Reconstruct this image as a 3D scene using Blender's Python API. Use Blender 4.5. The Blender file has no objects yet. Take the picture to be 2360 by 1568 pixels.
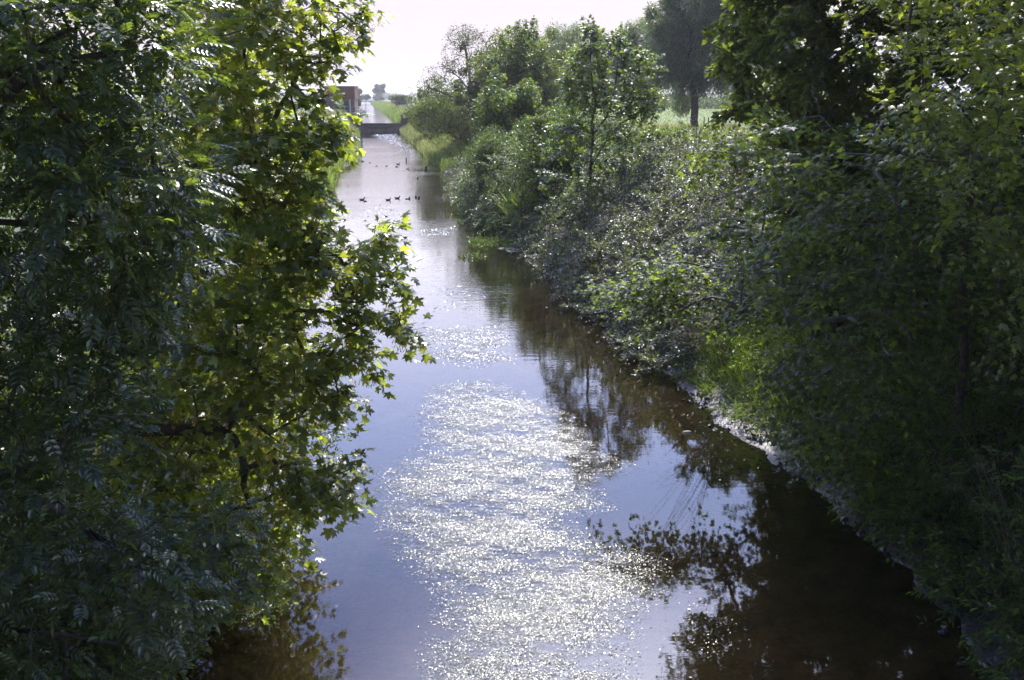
import bpy, math
import numpy as np

# ------------------------------------------------------------------ basics
SC = bpy.context.scene
COL = SC.collection
R = np.random.default_rng(11)
CAMH, FD, CU, CV, HORV = 7.0, 2266.0, 1179.5, 784.0, 225.0      # picture units: 2359 x 1568
TP = (CV - HORV) / FD
PITCH = math.atan(TP)
SP, CP = math.sin(PITCH), math.cos(PITCH)

def ray(u, v):
    dx = (np.asarray(u, float) - CU) / FD
    dy = (CV - np.asarray(v, float)) / FD
    return dx, CP + dy * SP, -SP + dy * CP
def on_z(u, v, z=0.0):
    x, y, zz = ray(u, v)
    t = (z - CAMH) / zz
    return np.stack([x * t, y * t, CAMH + zz * t], -1)
def at_y(u, v, Y):
    x, y, zz = ray(u, v)
    t = np.asarray(Y, float) / y
    return np.stack([x * t, y * t, CAMH + zz * t], -1)
def project(P):
    P = np.asarray(P, float)
    x, y, z = P[..., 0], P[..., 1], P[..., 2] - CAMH
    d = y * CP - z * SP
    d = np.where(d < .05, .05, d)
    up = y * SP + z * CP
    return CU + FD * x / d, CV - FD * up / d
def norm(a):
    a = np.asarray(a, float)
    return a / (np.linalg.norm(a, axis=-1, keepdims=True) + 1e-9)
def inside(u, v, poly):
    c = np.zeros(np.shape(u), bool)
    n = len(poly)
    for i in range(n):
        x1, y1 = poly[i]; x2, y2 = poly[(i + 1) % n]
        if y1 == y2: continue
        cond = ((y1 > v) != (y2 > v)) & (u < (x2 - x1) * (v - y1) / (y2 - y1) + x1)
        c ^= cond
    return c
def edge_dist(u, v, poly):
    best = np.full(np.shape(u), 1e9)
    n = len(poly)
    for i in range(n):
        x1, y1 = poly[i]; x2, y2 = poly[(i + 1) % n]
        dx, dy = x2 - x1, y2 - y1
        t = np.clip(((u - x1) * dx + (v - y1) * dy) / (dx * dx + dy * dy + 1e-9), 0, 1)
        best = np.minimum(best, np.hypot(u - x1 - t * dx, v - y1 - t * dy))
    return best
def wob(x, y, s, seed=0.0):
    """cheap smooth pseudo noise in -1..1"""
    return (np.sin(x * s + seed) * np.cos(y * s * 1.13 + seed * 1.7) + .6 * np.sin(x * s * 2.1 + y * s * 1.7 + seed * 2.3)
            + .4 * np.cos(x * s * 3.9 - y * s * 4.3 + seed * .7)) / 2.0

# ------------------------------------------------------------------ mesh building
class Buf:
    def __init__(self): self.v, self.f, self.m, self.n = [], [], [], 0
    def add(self, V, F, mat=0):
        V = np.asarray(V, float).reshape(-1, 3); F = np.asarray(F, int).reshape(-1, 3)
        self.v.append(V); self.f.append(F + self.n); self.m.append(np.full(len(F), mat, int)); self.n += len(V)
    def arrays(self): return np.concatenate(self.v), np.concatenate(self.f), np.concatenate(self.m)

def mesh_obj(name, V, F, mats, parent=None, origin=(0, 0, 0), smooth=False, mi=None, attrs=None):
    V = np.asarray(V, float) - np.asarray(origin, float)
    F = np.asarray(F, np.int32)
    k = F.shape[1]
    me = bpy.data.meshes.new(name)
    me.vertices.add(len(V)); me.vertices.foreach_set('co', V.astype(np.float32).ravel())
    me.loops.add(F.size); me.loops.foreach_set('vertex_index', F.ravel())
    me.polygons.add(len(F)); me.polygons.foreach_set('loop_start', np.arange(0, F.size, k, dtype=np.int32))
    if not isinstance(mats, (list, tuple)): mats = [mats]
    for m in mats: me.materials.append(m)
    if mi is not None: me.polygons.foreach_set('material_index', np.asarray(mi, np.int32))
    me.polygons.foreach_set('use_smooth', np.full(len(F), bool(smooth)))
    for an, av in (attrs or {}).items():
        a = me.attributes.new(an, 'FLOAT', 'POINT'); a.data.foreach_set('value', np.asarray(av, np.float32))
    me.update(calc_edges=True)
    ob = bpy.data.objects.new(name, me); COL.objects.link(ob)
    if parent is not None: ob.parent = parent
    else: ob.location = origin
    return ob
def buf_obj(name, b, mats, parent=None, origin=(0, 0, 0), smooth=False):
    V, F, M = b.arrays()
    return mesh_obj(name, V, F, mats, parent, origin, smooth, M)
def tag(o, label=None, cat=None, group=None, kind=None):
    if label: o['label'] = label
    if cat: o['category'] = cat
    if group: o['group'] = group
    if kind: o['kind'] = kind
    return o
def empty(name, loc, label, cat, group=None):
    o = bpy.data.objects.new(name, None); COL.objects.link(o); o.location = loc
    o.empty_display_size = .2
    return tag(o, label, cat, group)

BOXF = np.array([[0,2,1],[0,3,2],[4,5,6],[4,6,7],[0,1,5],[0,5,4],[1,2,6],[1,6,5],[2,3,7],[2,7,6],[3,0,4],[3,4,7]])
def box(b, c, s, rz=0.0, mat=0):
    h = np.asarray(s, float) / 2
    P = np.array([[-1,-1,-1],[1,-1,-1],[1,1,-1],[-1,1,-1],[-1,-1,1],[1,-1,1],[1,1,1],[-1,1,1]]) * h
    ca, sa = math.cos(rz), math.sin(rz)
    P = np.stack([P[:,0]*ca - P[:,1]*sa, P[:,0]*sa + P[:,1]*ca, P[:,2]], -1) + np.asarray(c, float)
    b.add(P, BOXF, mat)
def tube(b, pts, rad, n=6, mat=0, cap=True):
    pts = np.asarray(pts, float); m = len(pts)
    rad = np.broadcast_to(np.asarray(rad, float), (m,))
    T = norm(np.gradient(pts, axis=0))
    ref = np.where(np.abs(T[:, 2:3]) > .9, np.array([[1., 0, 0]]), np.array([[0, 0, 1.]]))
    A = norm(np.cross(T, ref)); B = np.cross(T, A)
    th = np.arange(n) * 2 * math.pi / n
    ring = pts[:, None] + rad[:, None, None] * (np.cos(th)[None, :, None] * A[:, None] + np.sin(th)[None, :, None] * B[:, None])
    V = ring.reshape(-1, 3); F = []
    for i in range(m - 1):
        for j in range(n):
            a, c = i*n+j, i*n+(j+1) % n
            F += [[a, c, c+n], [a, c+n, a+n]]
    if cap:
        V = np.concatenate([V, pts[:1], pts[-1:]]); k = m*n
        for j in range(n):
            F += [[k, (j+1) % n, j], [k+1, (m-1)*n+j, (m-1)*n+(j+1) % n]]
    b.add(V, F, mat)

def instance(tpl, pos, d, nh, s):
    """copies of a leaf template: +Y of the template along d, its normal near nh"""
    tv, tf = tpl
    d = norm(d); nh = np.asarray(nh, float)
    z = norm(nh - (nh * d).sum(-1, keepdims=True) * d)
    x = np.cross(d, z)
    s = np.broadcast_to(np.asarray(s, float), (len(pos),))[:, None, None]
    V = pos[:, None] + s * (tv[None, :, 0:1] * x[:, None] + tv[None, :, 1:2] * d[:, None] + tv[None, :, 2:3] * z[:, None])
    F = tf[None] + (np.arange(len(pos)) * len(tv))[:, None, None]
    return V.reshape(-1, 3), F.reshape(-1, 3)

# ------------------------------------------------------------------ leaf templates
def t_maple():
    r = [(.04,0),(.22,-.07),(.45,.0),(.34,.13),(.31,.24),(.50,.33),(.62,.56),(.42,.54),(.19,.47),(.25,.70),(.11,.78)]
    out = r + [(0,1.0)] + [(-x, y) for x, y in reversed(r)]
    V = [(0,.3,0)] + [(x, y, 0) for x, y in out]
    V = np.array(V, float)
    V[:, 2] = -.16*V[:, 1]**2 - .22*np.abs(V[:, 0])**1.3 + .03
    n = len(out)
    F = [[0, 1+i, 1+(i+1) % n] for i in range(n)]
    F = [f[::-1] for f in F]
    return V, np.array(F)
def t_maple_low():
    r = [(.10,-.04),(.46,.02),(.31,.22),(.60,.52),(.20,.48)]
    out = r + [(0,1.0)] + [(-x, y) for x, y in reversed(r)]
    V = np.array([(0,.3,0)] + [(x, y, 0) for x, y in out], float)
    V[:, 2] = -.16*V[:, 1]**2 - .22*np.abs(V[:, 0])**1.3 + .03
    n = len(out)
    return V, np.array([[0, 1+(i+1) % n, 1+i] for i in range(n)])
def t_leaflet(w=.34, fold=.12, droop=.12):
    V = np.array([(0,0,0),(0,.52,-.04),(0,1,-droop),(w/2,.36,fold),(-w/2,.36,fold),(w*.36,.72,fold*.6),(-w*.36,.72,fold*.6)], float)
    F = [[0,3,1],[3,5,1],[5,2,1],[0,1,4],[4,1,6],[6,1,2]]
    return V, np.array(F)
def t_diamond(w=.5, fold=.1):
    V = np.array([(0,0,0),(w/2,.48,fold),(0,1,-.05),(-w/2,.48,fold)], float)
    return V, np.array([[0,1,2],[0,2,3]])
def t_pinnate():
    b = Buf(); lv, lf = t_leaflet(.52, .05, .16)
    b.add([(-.008,0,0),(.008,0,0),(0,1,-.13)], [[0,1,2]])
    pos, d = [], []
    for k, y in enumerate((.34,.54,.72,.88)):
        for sx in (-1,1):
            pos.append((0,y,-.13*y*y)); d.append((sx*.9,.55,-.12))
    pos.append((0,1,-.13)); d.append((0,1,-.35))
    V, F = instance((lv, lf), np.array(pos), np.array(d), np.tile([0,0,1.], (9,1)), np.array([.3,.3,.36,.36,.37,.37,.32,.32,.4]))
    b.add(V, F)
    V, F, _ = b.arrays(); return V, F
def t_blade(w=.03, bend=.35):
    ys = np.array([0,.4,.75,1.0]); zs = -bend*ys**2.2; ws = np.array([1,.9,.55,0])*w
    V = []
    for y, z, ww in zip(ys[:3], zs[:3], ws[:3]): V += [(-ww, y, z), (ww, y, z)]
    V.append((0, ys[3], zs[3]))
    return np.array(V), np.array([[0,1,3],[0,3,2],[2,3,5],[2,5,4],[4,5,6]])
def t_samara():
    V, F = [], []
    for sx in (-1,1):
        k = len(V)
        V += [(0,0,0),(sx*.30,.42,.02),(sx*.62,.95,-.03),(sx*.40,1.0,.0)]
        F += [[k,k+1,k+2],[k,k+2,k+3]]
    return np.array(V, float), np.array(F)
MAPLE, MAPLE_L, PINN = t_maple(), t_maple_low(), t_pinnate()
LEAF, OVAL, NARROW, BLADE, SAMARA, KEY = t_leaflet(.42), t_diamond(.6), t_diamond(.24, .04), t_blade(), t_samara(), t_diamond(.2, .03)
CLUMP = t_diamond(.8, .2)

# ------------------------------------------------------------------ materials
def nodes_of(name):
    m = bpy.data.materials.new(name); m.use_nodes = True
    nt = m.node_tree; nt.nodes.clear()
    out = nt.nodes.new('ShaderNodeOutputMaterial')
    return m, nt, out
def nn(nt, t, **kw):
    n = nt.nodes.new(t)
    for k, v in kw.items():
        if k in n.inputs: n.inputs[k].default_value = v
        else: setattr(n, k, v)
    return n
def leaf_mat(name, diff, trans, rough=.42, spec=.5, tf=.42, var=.45, alt=None, coat=0.0):
    m, nt, out = nodes_of(name); L = nt.links.new
    g = nn(nt, 'ShaderNodeNewGeometry')
    r1 = nn(nt, 'ShaderNodeMapRange'); L(g.outputs['Random Per Island'], r1.inputs['Value'])
    r1.inputs['To Min'].default_value = 1 - var; r1.inputs['To Max'].default_value = 1 + var
    mul = nn(nt, 'ShaderNodeMath', operation='MULTIPLY'); mul.inputs[1].default_value = 7.31; L(g.outputs['Random Per Island'], mul.inputs[0])
    fr = nn(nt, 'ShaderNodeMath', operation='FRACT'); L(mul.outputs[0], fr.inputs[0])
    alt = alt or (diff[0]*1.3, diff[1]*1.15, diff[2]*.85)
    def col(c, c2):
        mx = nn(nt, 'ShaderNodeMix', data_type='RGBA'); mx.inputs[6].default_value = (*c, 1); mx.inputs[7].default_value = (*c2, 1); L(fr.outputs[0], mx.inputs[0])
        v = nn(nt, 'ShaderNodeVectorMath', operation='SCALE'); L(mx.outputs[2], v.inputs[0]); L(r1.outputs[0], v.inputs['Scale'])
        return v.outputs[0]
    p = nn(nt, 'ShaderNodeBsdfPrincipled', Roughness=rough)
    p.inputs['Specular IOR Level'].default_value = spec
    p.inputs['Coat Weight'].default_value = coat; p.inputs['Coat Roughness'].default_value = .30
    L(col(diff, alt), p.inputs['Base Color'])
    t = nn(nt, 'ShaderNodeBsdfTranslucent')
    L(col(trans, (trans[0]*1.22, trans[1]*1.05, trans[2]*.85)), t.inputs['Color'])
    mx = nn(nt, 'ShaderNodeMixShader'); mx.inputs[0].default_value = tf
    L(p.outputs[0], mx.inputs[1]); L(t.outputs[0], mx.inputs[2]); L(mx.outputs[0], out.inputs[0])
    return m
def noise_mat(name, c1, c2, scale=3.0, rough=.85, spec=.3, bump=.3, c3=None, detail=6.0, bscale=None, dist=.05):
    m, nt, out = nodes_of(name); L = nt.links.new
    tc = nn(nt, 'ShaderNodeTexCoord')
    no = nn(nt, 'ShaderNodeTexNoise', Scale=scale, Detail=detail, Roughness=.62); L(tc.outputs['Object'], no.inputs['Vector'])
    cr = nn(nt, 'ShaderNodeValToRGB'); cr.color_ramp.elements[0].position = .32; cr.color_ramp.elements[1].position = .68
    cr.color_ramp.elements[0].color = (*c1, 1); cr.color_ramp.elements[1].color = (*c2, 1)
    if c3:
        e = cr.color_ramp.elements.new(.52); e.color = (*c3, 1)
    L(no.outputs['Fac'], cr.inputs[0])
    p = nn(nt, 'ShaderNodeBsdfPrincipled', Roughness=rough); p.inputs['Specular IOR Level'].default_value = spec
    L(cr.outputs[0], p.inputs['Base Color'])
    if bump:
        n2 = nn(nt, 'ShaderNodeTexNoise', Scale=bscale or scale*4, Detail=5.0); L(tc.outputs['Object'], n2.inputs['Vector'])
        bp = nn(nt, 'ShaderNodeBump', Strength=bump, Distance=dist); L(n2.outputs['Fac'], bp.inputs['Height']); L(bp.outputs[0], p.inputs['Normal'])
    L(p.outputs[0], out.inputs[0])
    return m

M = {}
M['maple'] = leaf_mat('sycamore_leaf', (.042,.078,.026), (.42,.53,.055), .42, .7, .47, .5, coat=.3)
M['ash'] = leaf_mat('ash_leaf', (.038,.066,.026), (.26,.38,.04), .42, 1.0, .36, .45, coat=.9)
M['seed'] = leaf_mat('sycamore_key', (.14,.12,.045), (.46,.38,.10), .55, .3, .55, .4)
M['ashkey'] = leaf_mat('ash_key', (.10,.12,.025), (.34,.40,.03), .5, .35, .45, .35)
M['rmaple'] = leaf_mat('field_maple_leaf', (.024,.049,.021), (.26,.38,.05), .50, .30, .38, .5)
M['hawthorn'] = leaf_mat('hawthorn_leaf', (.034,.052,.020), (.20,.28,.035), .42, .6, .40, .5, (.052,.050,.024))
M['shrub'] = leaf_mat('shrub_leaf', (.034,.062,.026), (.17,.27,.035), .36, .8, .38, .5)
M['bramble'] = leaf_mat('bramble_leaf', (.052,.070,.042), (.18,.25,.05), .40, 1.0, .34, .55, (.085,.075,.055))
M['willow'] = leaf_mat('willow_leaf', (.10,.13,.09), (.24,.34,.12), .36, .9, .38, .55)
M['young'] = leaf_mat('young_maple_leaf', (.032,.062,.026), (.20,.31,.035), .42, .5, .40, .5)
M['farleaf'] = leaf_mat('distant_leaf', (.040,.060,.026), (.13,.19,.035), .5, .35, .36, .4)
M['grass'] = leaf_mat('grass_blade', (.07,.115,.03), (.24,.36,.05), .5, .35, .45, .4)
M['paleg'] = leaf_mat('seeding_grass', (.13,.125,.07), (.30,.31,.13), .55, .3, .45, .4, (.24,.20,.12))
M['meadow'] = leaf_mat('meadow_grass_blade', (.20,.19,.085), (.48,.48,.16), .55, .3, .45, .4, (.26,.21,.12))
M['reed'] = leaf_mat('reed_blade', (.085,.15,.035), (.36,.52,.06), .45, .4, .45, .35)
M['nettle'] = leaf_mat('nettle_leaf', (.022,.045,.020), (.18,.30,.03), .45, .45, .42, .4)
M['cress'] = leaf_mat('water_plant_leaf', (.034,.060,.026), (.13,.20,.04), .32, .6, .42, .4)
M['crop'] = leaf_mat('crop_leaf', (.085,.125,.03), (.30,.42,.05), .8, .1, .4, .3)
M['blossom'] = leaf_mat('bramble_blossom', (.55,.42,.48), (.5,.4,.45), .6, .2, .3, .2, (.60,.5,.55))
M['flower'] = leaf_mat('ragwort_flower', (.55,.38,.03), (.6,.45,.04), .6, .2, .3, .2)
M['bark'] = noise_mat('bark', (.055,.042,.034), (.14,.115,.09), 9, .85, .25, .7, bscale=40, dist=.02)
M['barkp'] = noise_mat('pale_bark', (.10,.088,.072), (.22,.20,.16), 7, .8, .25, .6, bscale=34, dist=.02)
M['twig'] = noise_mat('dead_stalk', (.17,.13,.09), (.30,.24,.17), 6, .8, .2, 0)
M['brown_twig'] = noise_mat('brown_cane', (.13,.08,.05), (.2,.13,.09), 6, .7, .3, 0)

# ------------------------------------------------------------------ river lines
def curve(pts): 
    P = np.array([on_z(u, v)[:2] for u, v in pts]); return P[np.argsort(P[:, 1])]
RE = curve([(2100,1310),(1965,1215),(1850,1112),(1757,1040),(1665,985),(1600,925),(1548,868),(1480,815),(1400,750),(1322,690),(1268,632),(1238,592),(1175,556),(1095,512),(1048,455),(1040,415),(1012,385),(985,372),(962,345),(935,318),(921,306)])
LE = curve([(500,1440),(590,1200),(660,960),(700,780),(738,640),(757,560),(763,500),(768,440),(782,392),(826,372),(829,345),(826,306)])
RE = np.vstack([[[6.1,-40],[5.95,5],[5.9,10.8]], RE, ]); LE = np.vstack([[[-5.0,-40],[-4.8,5]], LE])
WY = 208.0
UZ = 1.6
UR = np.array([[WY+.2, at_y(921,284,WY)[0]],[979, (861-CU)/FD*979],[3200,(846-CU)/FD*3200]])
UL = np.array([[WY+.2, at_y(828,284,WY)[0]],[979, (834-CU)/FD*979],[3200,(838-CU)/FD*3200]])
def xr(y): y = np.asarray(y, float); return np.where(y <= WY, np.interp(y, RE[:,1], RE[:,0]), np.interp(y, UR[:,0], UR[:,1]))
def xl(y): y = np.asarray(y, float); return np.where(y <= WY, np.interp(y, LE[:,1], LE[:,0]), np.interp(y, UL[:,0], UL[:,1]))
_xr0 = xr
def xr(y):
    y = np.asarray(y, float)
    return _xr0(y) + np.where(y < 205, .13*np.sin(y*1.9+1)*np.cos(y*.73) + .07*np.sin(y*4.7+.5) + .04*np.sin(y*9.3), 0)*np.clip(y/12, .5, 1)
def wz(y): return np.where(np.asarray(y) > WY, UZ, 0.0)
def sstep(a, b, x):
    t = np.clip((x - a) / (b - a), 0, 1); return t*t*(3-2*t)
def rz_(off, y):
    top = np.where(y > WY, 3.4, np.interp(y, [0,60,120,200], [3.0,3.0,3.1,3.4]))
    mud = .9
    lo = .30*np.clip(off/mud, 0, 1)
    wid = np.interp(y, [0,30,60,120,200], [5.5,7,8,6,4.5])
    b = wz(y)
    return b + lo + (top - b - .3)*sstep(mud*.8, wid, off) + .10*wob(off, y*.8, 1.1, 2)*sstep(.1,1.2,off) + .03*wob(off*3, y*3, 1.9, 5)*sstep(0,.4,off)
def lz_(off, y):
    top = np.where(y > WY, 3.5, np.interp(y, [0,60,140,200], [2.8,2.8,2.9,3.4]))
    b = wz(y)
    return b + .15*np.clip(off/.3, 0, 1) + (top - b - .15)*sstep(.2, np.interp(y,[0,60,200],[4.5,5,4]), off) + .10*wob(off, y*.8, 1.0, 8)*sstep(.1,1.2,off)
def ground(x, y):
    r = xr(y); l = xl(y)
    return np.where(x >= r, rz_(np.maximum(x-r,0), y), np.where(x <= l, lz_(np.maximum(l-x,0), y), wz(y)-.4))

# ------------------------------------------------------------------ terrain + water
ys = np.concatenate([np.arange(-40,6,3.0), np.arange(6,42,.35), np.arange(42,120,1.2), np.arange(120,207.5,2.5), [207.9,208.3],
                     np.arange(211,300,6.0), 300*1.06**np.arange(1,41)])
ys = ys[ys <= 3100]
offs = np.array([.03,.1,.2,.32,.45,.6,.8,1.0,1.3,1.6,2,2.5,3,3.6,4.3,5,6,7,8.5,10,13,17,22,30,42,60,90,140,220,400,800,1500,2600])
bt = np.linspace(0, 1, 19)
cols = []
L_, R_ = xl(ys), xr(ys)
for o in offs[::-1]: cols.append(np.stack([L_-o, ys, lz_(np.full_like(ys,o), ys)], -1))
for t in bt:
    x = L_ + (R_-L_)*t
    dep = .62*np.clip(1-np.abs(2*t-.92)**2.4, 0, 1)**.8
    dep = np.where(t > .75, dep*.8, dep)
    cols.append(np.stack([x, ys, wz(ys) - dep - .015 + .035*wob(x, ys, 2.3, 3)*min(1, 6*t*(1-t))], -1))
for o in offs: cols.append(np.stack([R_+o, ys, rz_(np.full_like(ys,o), ys)], -1))
G = np.stack(cols, 1); nr, nc = G.shape[:2]
idx = np.arange(nr*nc).reshape(nr, nc)
Q = np.stack([idx[:-1,:-1], idx[:-1,1:], idx[1:,1:], idx[1:,:-1]], -1).reshape(-1, 4)
offcol = np.concatenate([offs[::-1], np.zeros(len(bt)), offs])
side = np.concatenate([np.full(len(offs),-1), np.zeros(len(bt)), np.full(len(offs),1)])
wet = np.zeros((nr, nc))
wet[:, side == 1] = 1 - sstep(.3, .7, offcol[side == 1])[None]
wet[:, side == 1] *= 1 - sstep(24, 28, ys)[:, None]
wet[:, side == -1] = 0
wet[:, side == 0] = 1
bed = np.zeros((nr, nc)); bed[:, side == 0] = 1
field = np.zeros((nr, nc)); field[:, side == 1] = sstep(16, 26, offcol[side == 1])[None]; field[:, side == -1] = sstep(9, 14, offcol[side == -1])[None]

def ground_mat():
    m, nt, out = nodes_of('ground_soil'); L = nt.links.new
    tc = nn(nt, 'ShaderNodeTexCoord')
    def ramp(scale, stops, det=6.0):
        no = nn(nt, 'ShaderNodeTexNoise', Scale=scale, Detail=det, Roughness=.62); L(tc.outputs['Object'], no.inputs['Vector'])
        cr = nn(nt, 'ShaderNodeValToRGB'); e = cr.color_ramp.elements
        e[0].position, e[0].color = stops[0][0], (*stops[0][1],1); e[1].position, e[1].color = stops[-1][0], (*stops[-1][1],1)
        for p, c in stops[1:-1]: k = e.new(p); k.color = (*c,1)
        L(no.outputs['Fac'], cr.inputs[0]); return cr.outputs[0]
    soil = ramp(1.3, [(.3,(.035,.04,.018)),(.5,(.055,.065,.025)),(.7,(.075,.06,.04))])
    fld = ramp(.05, [(.3,(.075,.12,.03)),(.55,(.095,.15,.035)),(.75,(.15,.15,.07))])
    mud = ramp(4.0, [(.3,(.03,.025,.023)),(.55,(.05,.042,.037)),(.75,(.08,.068,.06))])
    bedc = ramp(1.5, [(.30,(.05,.042,.020)),(.46,(.16,.116,.054)),(.60,(.23,.162,.074)),(.74,(.33,.22,.10))])
    def at(n):
        a = nn(nt, 'ShaderNodeAttribute'); a.attribute_name = n; return a.outputs['Fac']
    def mix(a, b, f):
        x = nn(nt, 'ShaderNodeMix', data_type='RGBA'); L(a, x.inputs[6]); L(b, x.inputs[7]); L(f, x.inputs[0]); return x.outputs[2]
    c = mix(mix(mix(soil, fld, at('field')), mud, at('wet')), bedc, at('bed'))
    p = nn(nt, 'ShaderNodeBsdfPrincipled'); L(c, p.inputs['Base Color'])
    mr = nn(nt, 'ShaderNodeMapRange'); L(at('wet'), mr.inputs[0]); mr.inputs['To Min'].default_value = .9; mr.inputs['To Max'].default_value = .42
    L(mr.outputs[0], p.inputs['Roughness'])
    n2 = nn(nt, 'ShaderNodeTexNoise', Scale=14.0, Detail=6.0); L(tc.outputs['Object'], n2.inputs['Vector'])
    bp = nn(nt, 'ShaderNodeBump', Strength=.55, Distance=.06); L(n2.outputs['Fac'], bp.inputs['Height']); L(bp.outputs[0], p.inputs['Normal'])
    L(p.outputs[0], out.inputs[0]); return m
M['ground'] = ground_mat()
gr = mesh_obj('ground', G.reshape(-1,3), Q, M['ground'], smooth=True, attrs={'wet': wet.ravel(), 'bed': bed.ravel(), 'field': field.ravel()})
tag(gr, 'earth banks, muddy water edge and flat fields on both sides', 'ground', kind='structure')

def water_mat(name, near):
    m, nt, out = nodes_of(name); L = nt.links.new
    tc = nn(nt, 'ShaderNodeTexCoord')
    mp = nn(nt, 'ShaderNodeMapping'); L(tc.outputs['Object'], mp.inputs[0]); mp.inputs['Scale'].default_value = (1.0, 2.6, 1)
    n1 = nn(nt, 'ShaderNodeTexNoise', Scale=1.9, Detail=3.0, Roughness=.55); L(mp.outputs[0], n1.inputs['Vector'])
    n2 = nn(nt, 'ShaderNodeTexNoise', Scale=.13, Detail=2.0); L(tc.outputs['Object'], n2.inputs['Vector'])
    sx = nn(nt, 'ShaderNodeSeparateXYZ'); L(tc.outputs['Object'], sx.inputs[0])
    mr = nn(nt, 'ShaderNodeMapRange', interpolation_type='SMOOTHSTEP'); L(sx.outputs['Y'], mr.inputs[0])
    mr.inputs['From Min'].default_value = 20; mr.inputs['From Max'].default_value = 44; mr.inputs['To Min'].default_value = .10; mr.inputs['To Max'].default_value = 1.0
    pm = nn(nt, 'ShaderNodeMapRange'); L(n2.outputs['Fac'], pm.inputs[0]); pm.inputs['From Min'].default_value = .38; pm.inputs['From Max'].default_value = .62; pm.inputs['To Min'].default_value = .3
    a = nn(nt, 'ShaderNodeMath', operation='MULTIPLY'); L(mr.outputs[0], a.inputs[0]); L(pm.outputs[0], a.inputs[1])
    b = nn(nt, 'ShaderNodeMath', operation='MULTIPLY'); L(a.outputs[0], b.inputs[0]); b.inputs[1].default_value = .013
    hh = nn(nt, 'ShaderNodeMath', operation='MULTIPLY'); L(n1.outputs['Fac'], hh.inputs[0]); L(b.outputs[0], hh.inputs[1])
    bp = nn(nt, 'ShaderNodeBump', Strength=1.0, Distance=1.0); L(hh.outputs[0], bp.inputs['Height'])
    fr = nn(nt, 'ShaderNodeFresnel', IOR=1.52); L(bp.outputs[0], fr.inputs['Normal'])
    gl = nn(nt, 'ShaderNodeBsdfGlossy', Roughness=.03); L(bp.outputs[0], gl.inputs['Normal'])
    tr = nn(nt, 'ShaderNodeBsdfTransparent'); tr.inputs[0].default_value = (.70,.60,.42,1)
    mx = nn(nt, 'ShaderNodeMixShader'); L(fr.outputs[0], mx.inputs[0]); L(tr.outputs[0], mx.inputs[1]); L(gl.outputs[0], mx.inputs[2])
    L(mx.outputs[0], out.inputs[0]); return m
M['water'] = water_mat('river_water', True)
def sheet(name, yy, z, ext, label):
    l, r = xl(yy)-ext, xr(yy)+ext
    T = np.linspace(0,1,5)
    V = np.stack([l[:,None]+(r-l)[:,None]*T, np.repeat(yy[:,None],5,1), np.full((len(yy),5), z)], -1)
    k = np.arange(len(yy)*5).reshape(-1,5)
    q = np.stack([k[:-1,:-1],k[:-1,1:],k[1:,1:],k[1:,:-1]],-1).reshape(-1,4)
    return tag(mesh_obj(name, V.reshape(-1,3), q, M['water'], smooth=True), label, 'water', kind='structure')
sheet('water', ys[ys <= 207.9], 0.0, .25, 'calm lower river reflecting the sky below the weir gate')
yu = ys[(ys > 208) & (ys < 3000)].copy(); yu[0] = 208.35
sheet('water', yu, UZ, .6, 'higher straight channel running away behind the weir gate')

# ------------------------------------------------------------------ trees
def grow(trunks, targets, sag=.08, seg=.6, jit=.06, rng=R):
    """skeleton: nodes, parents; trunks are polylines (first point = root)"""
    nodes, par = [], []
    for t in trunks:
        t = np.asarray(t, float); last = -1
        if isinstance(t, np.ndarray):
            # join the trunk's first point to an existing node if it coincides
            if nodes:
                dd = np.linalg.norm(np.array(nodes)-t[0], axis=1)
                if dd.min() < 1e-3: last = int(dd.argmin()); t = t[1:]
        for p in t: nodes.append(p); par.append(last); last = len(nodes)-1
    buf = np.zeros((len(nodes)+len(targets)*14+10, 3)); n = len(nodes); buf[:n] = nodes
    pa = np.full(len(buf), -1); pa[:n] = par
    hub = buf[:n].copy()
    dmin = np.min(np.linalg.norm(targets[:,None]-hub[None], axis=2), axis=1)
    tips = np.zeros(len(targets), int)
    for i in np.argsort(dmin):
        p = targets[i]
        d = buf[:n]-p
        dist = np.linalg.norm(d, axis=1) * (1 + .35*np.clip(d[:,2]/(np.linalg.norm(d,axis=1)+1e-6), 0, 1))
        j = int(dist.argmin()); q = buf[j].copy(); Ld = np.linalg.norm(p-q)
        k = int(np.clip(math.ceil(Ld/seg), 1, 8)); last = j
        off = rng.normal(0, jit*Ld, 3)
        for a in range(1, k+1):
            t = a/k; w = math.sin(math.pi*t)
            buf[n] = q + (p-q)*t + off*w + np.array([0,0,sag*Ld*w]); pa[n] = last; last = n; n += 1
        tips[i] = last
    return buf[:n], pa[:n], tips
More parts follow.
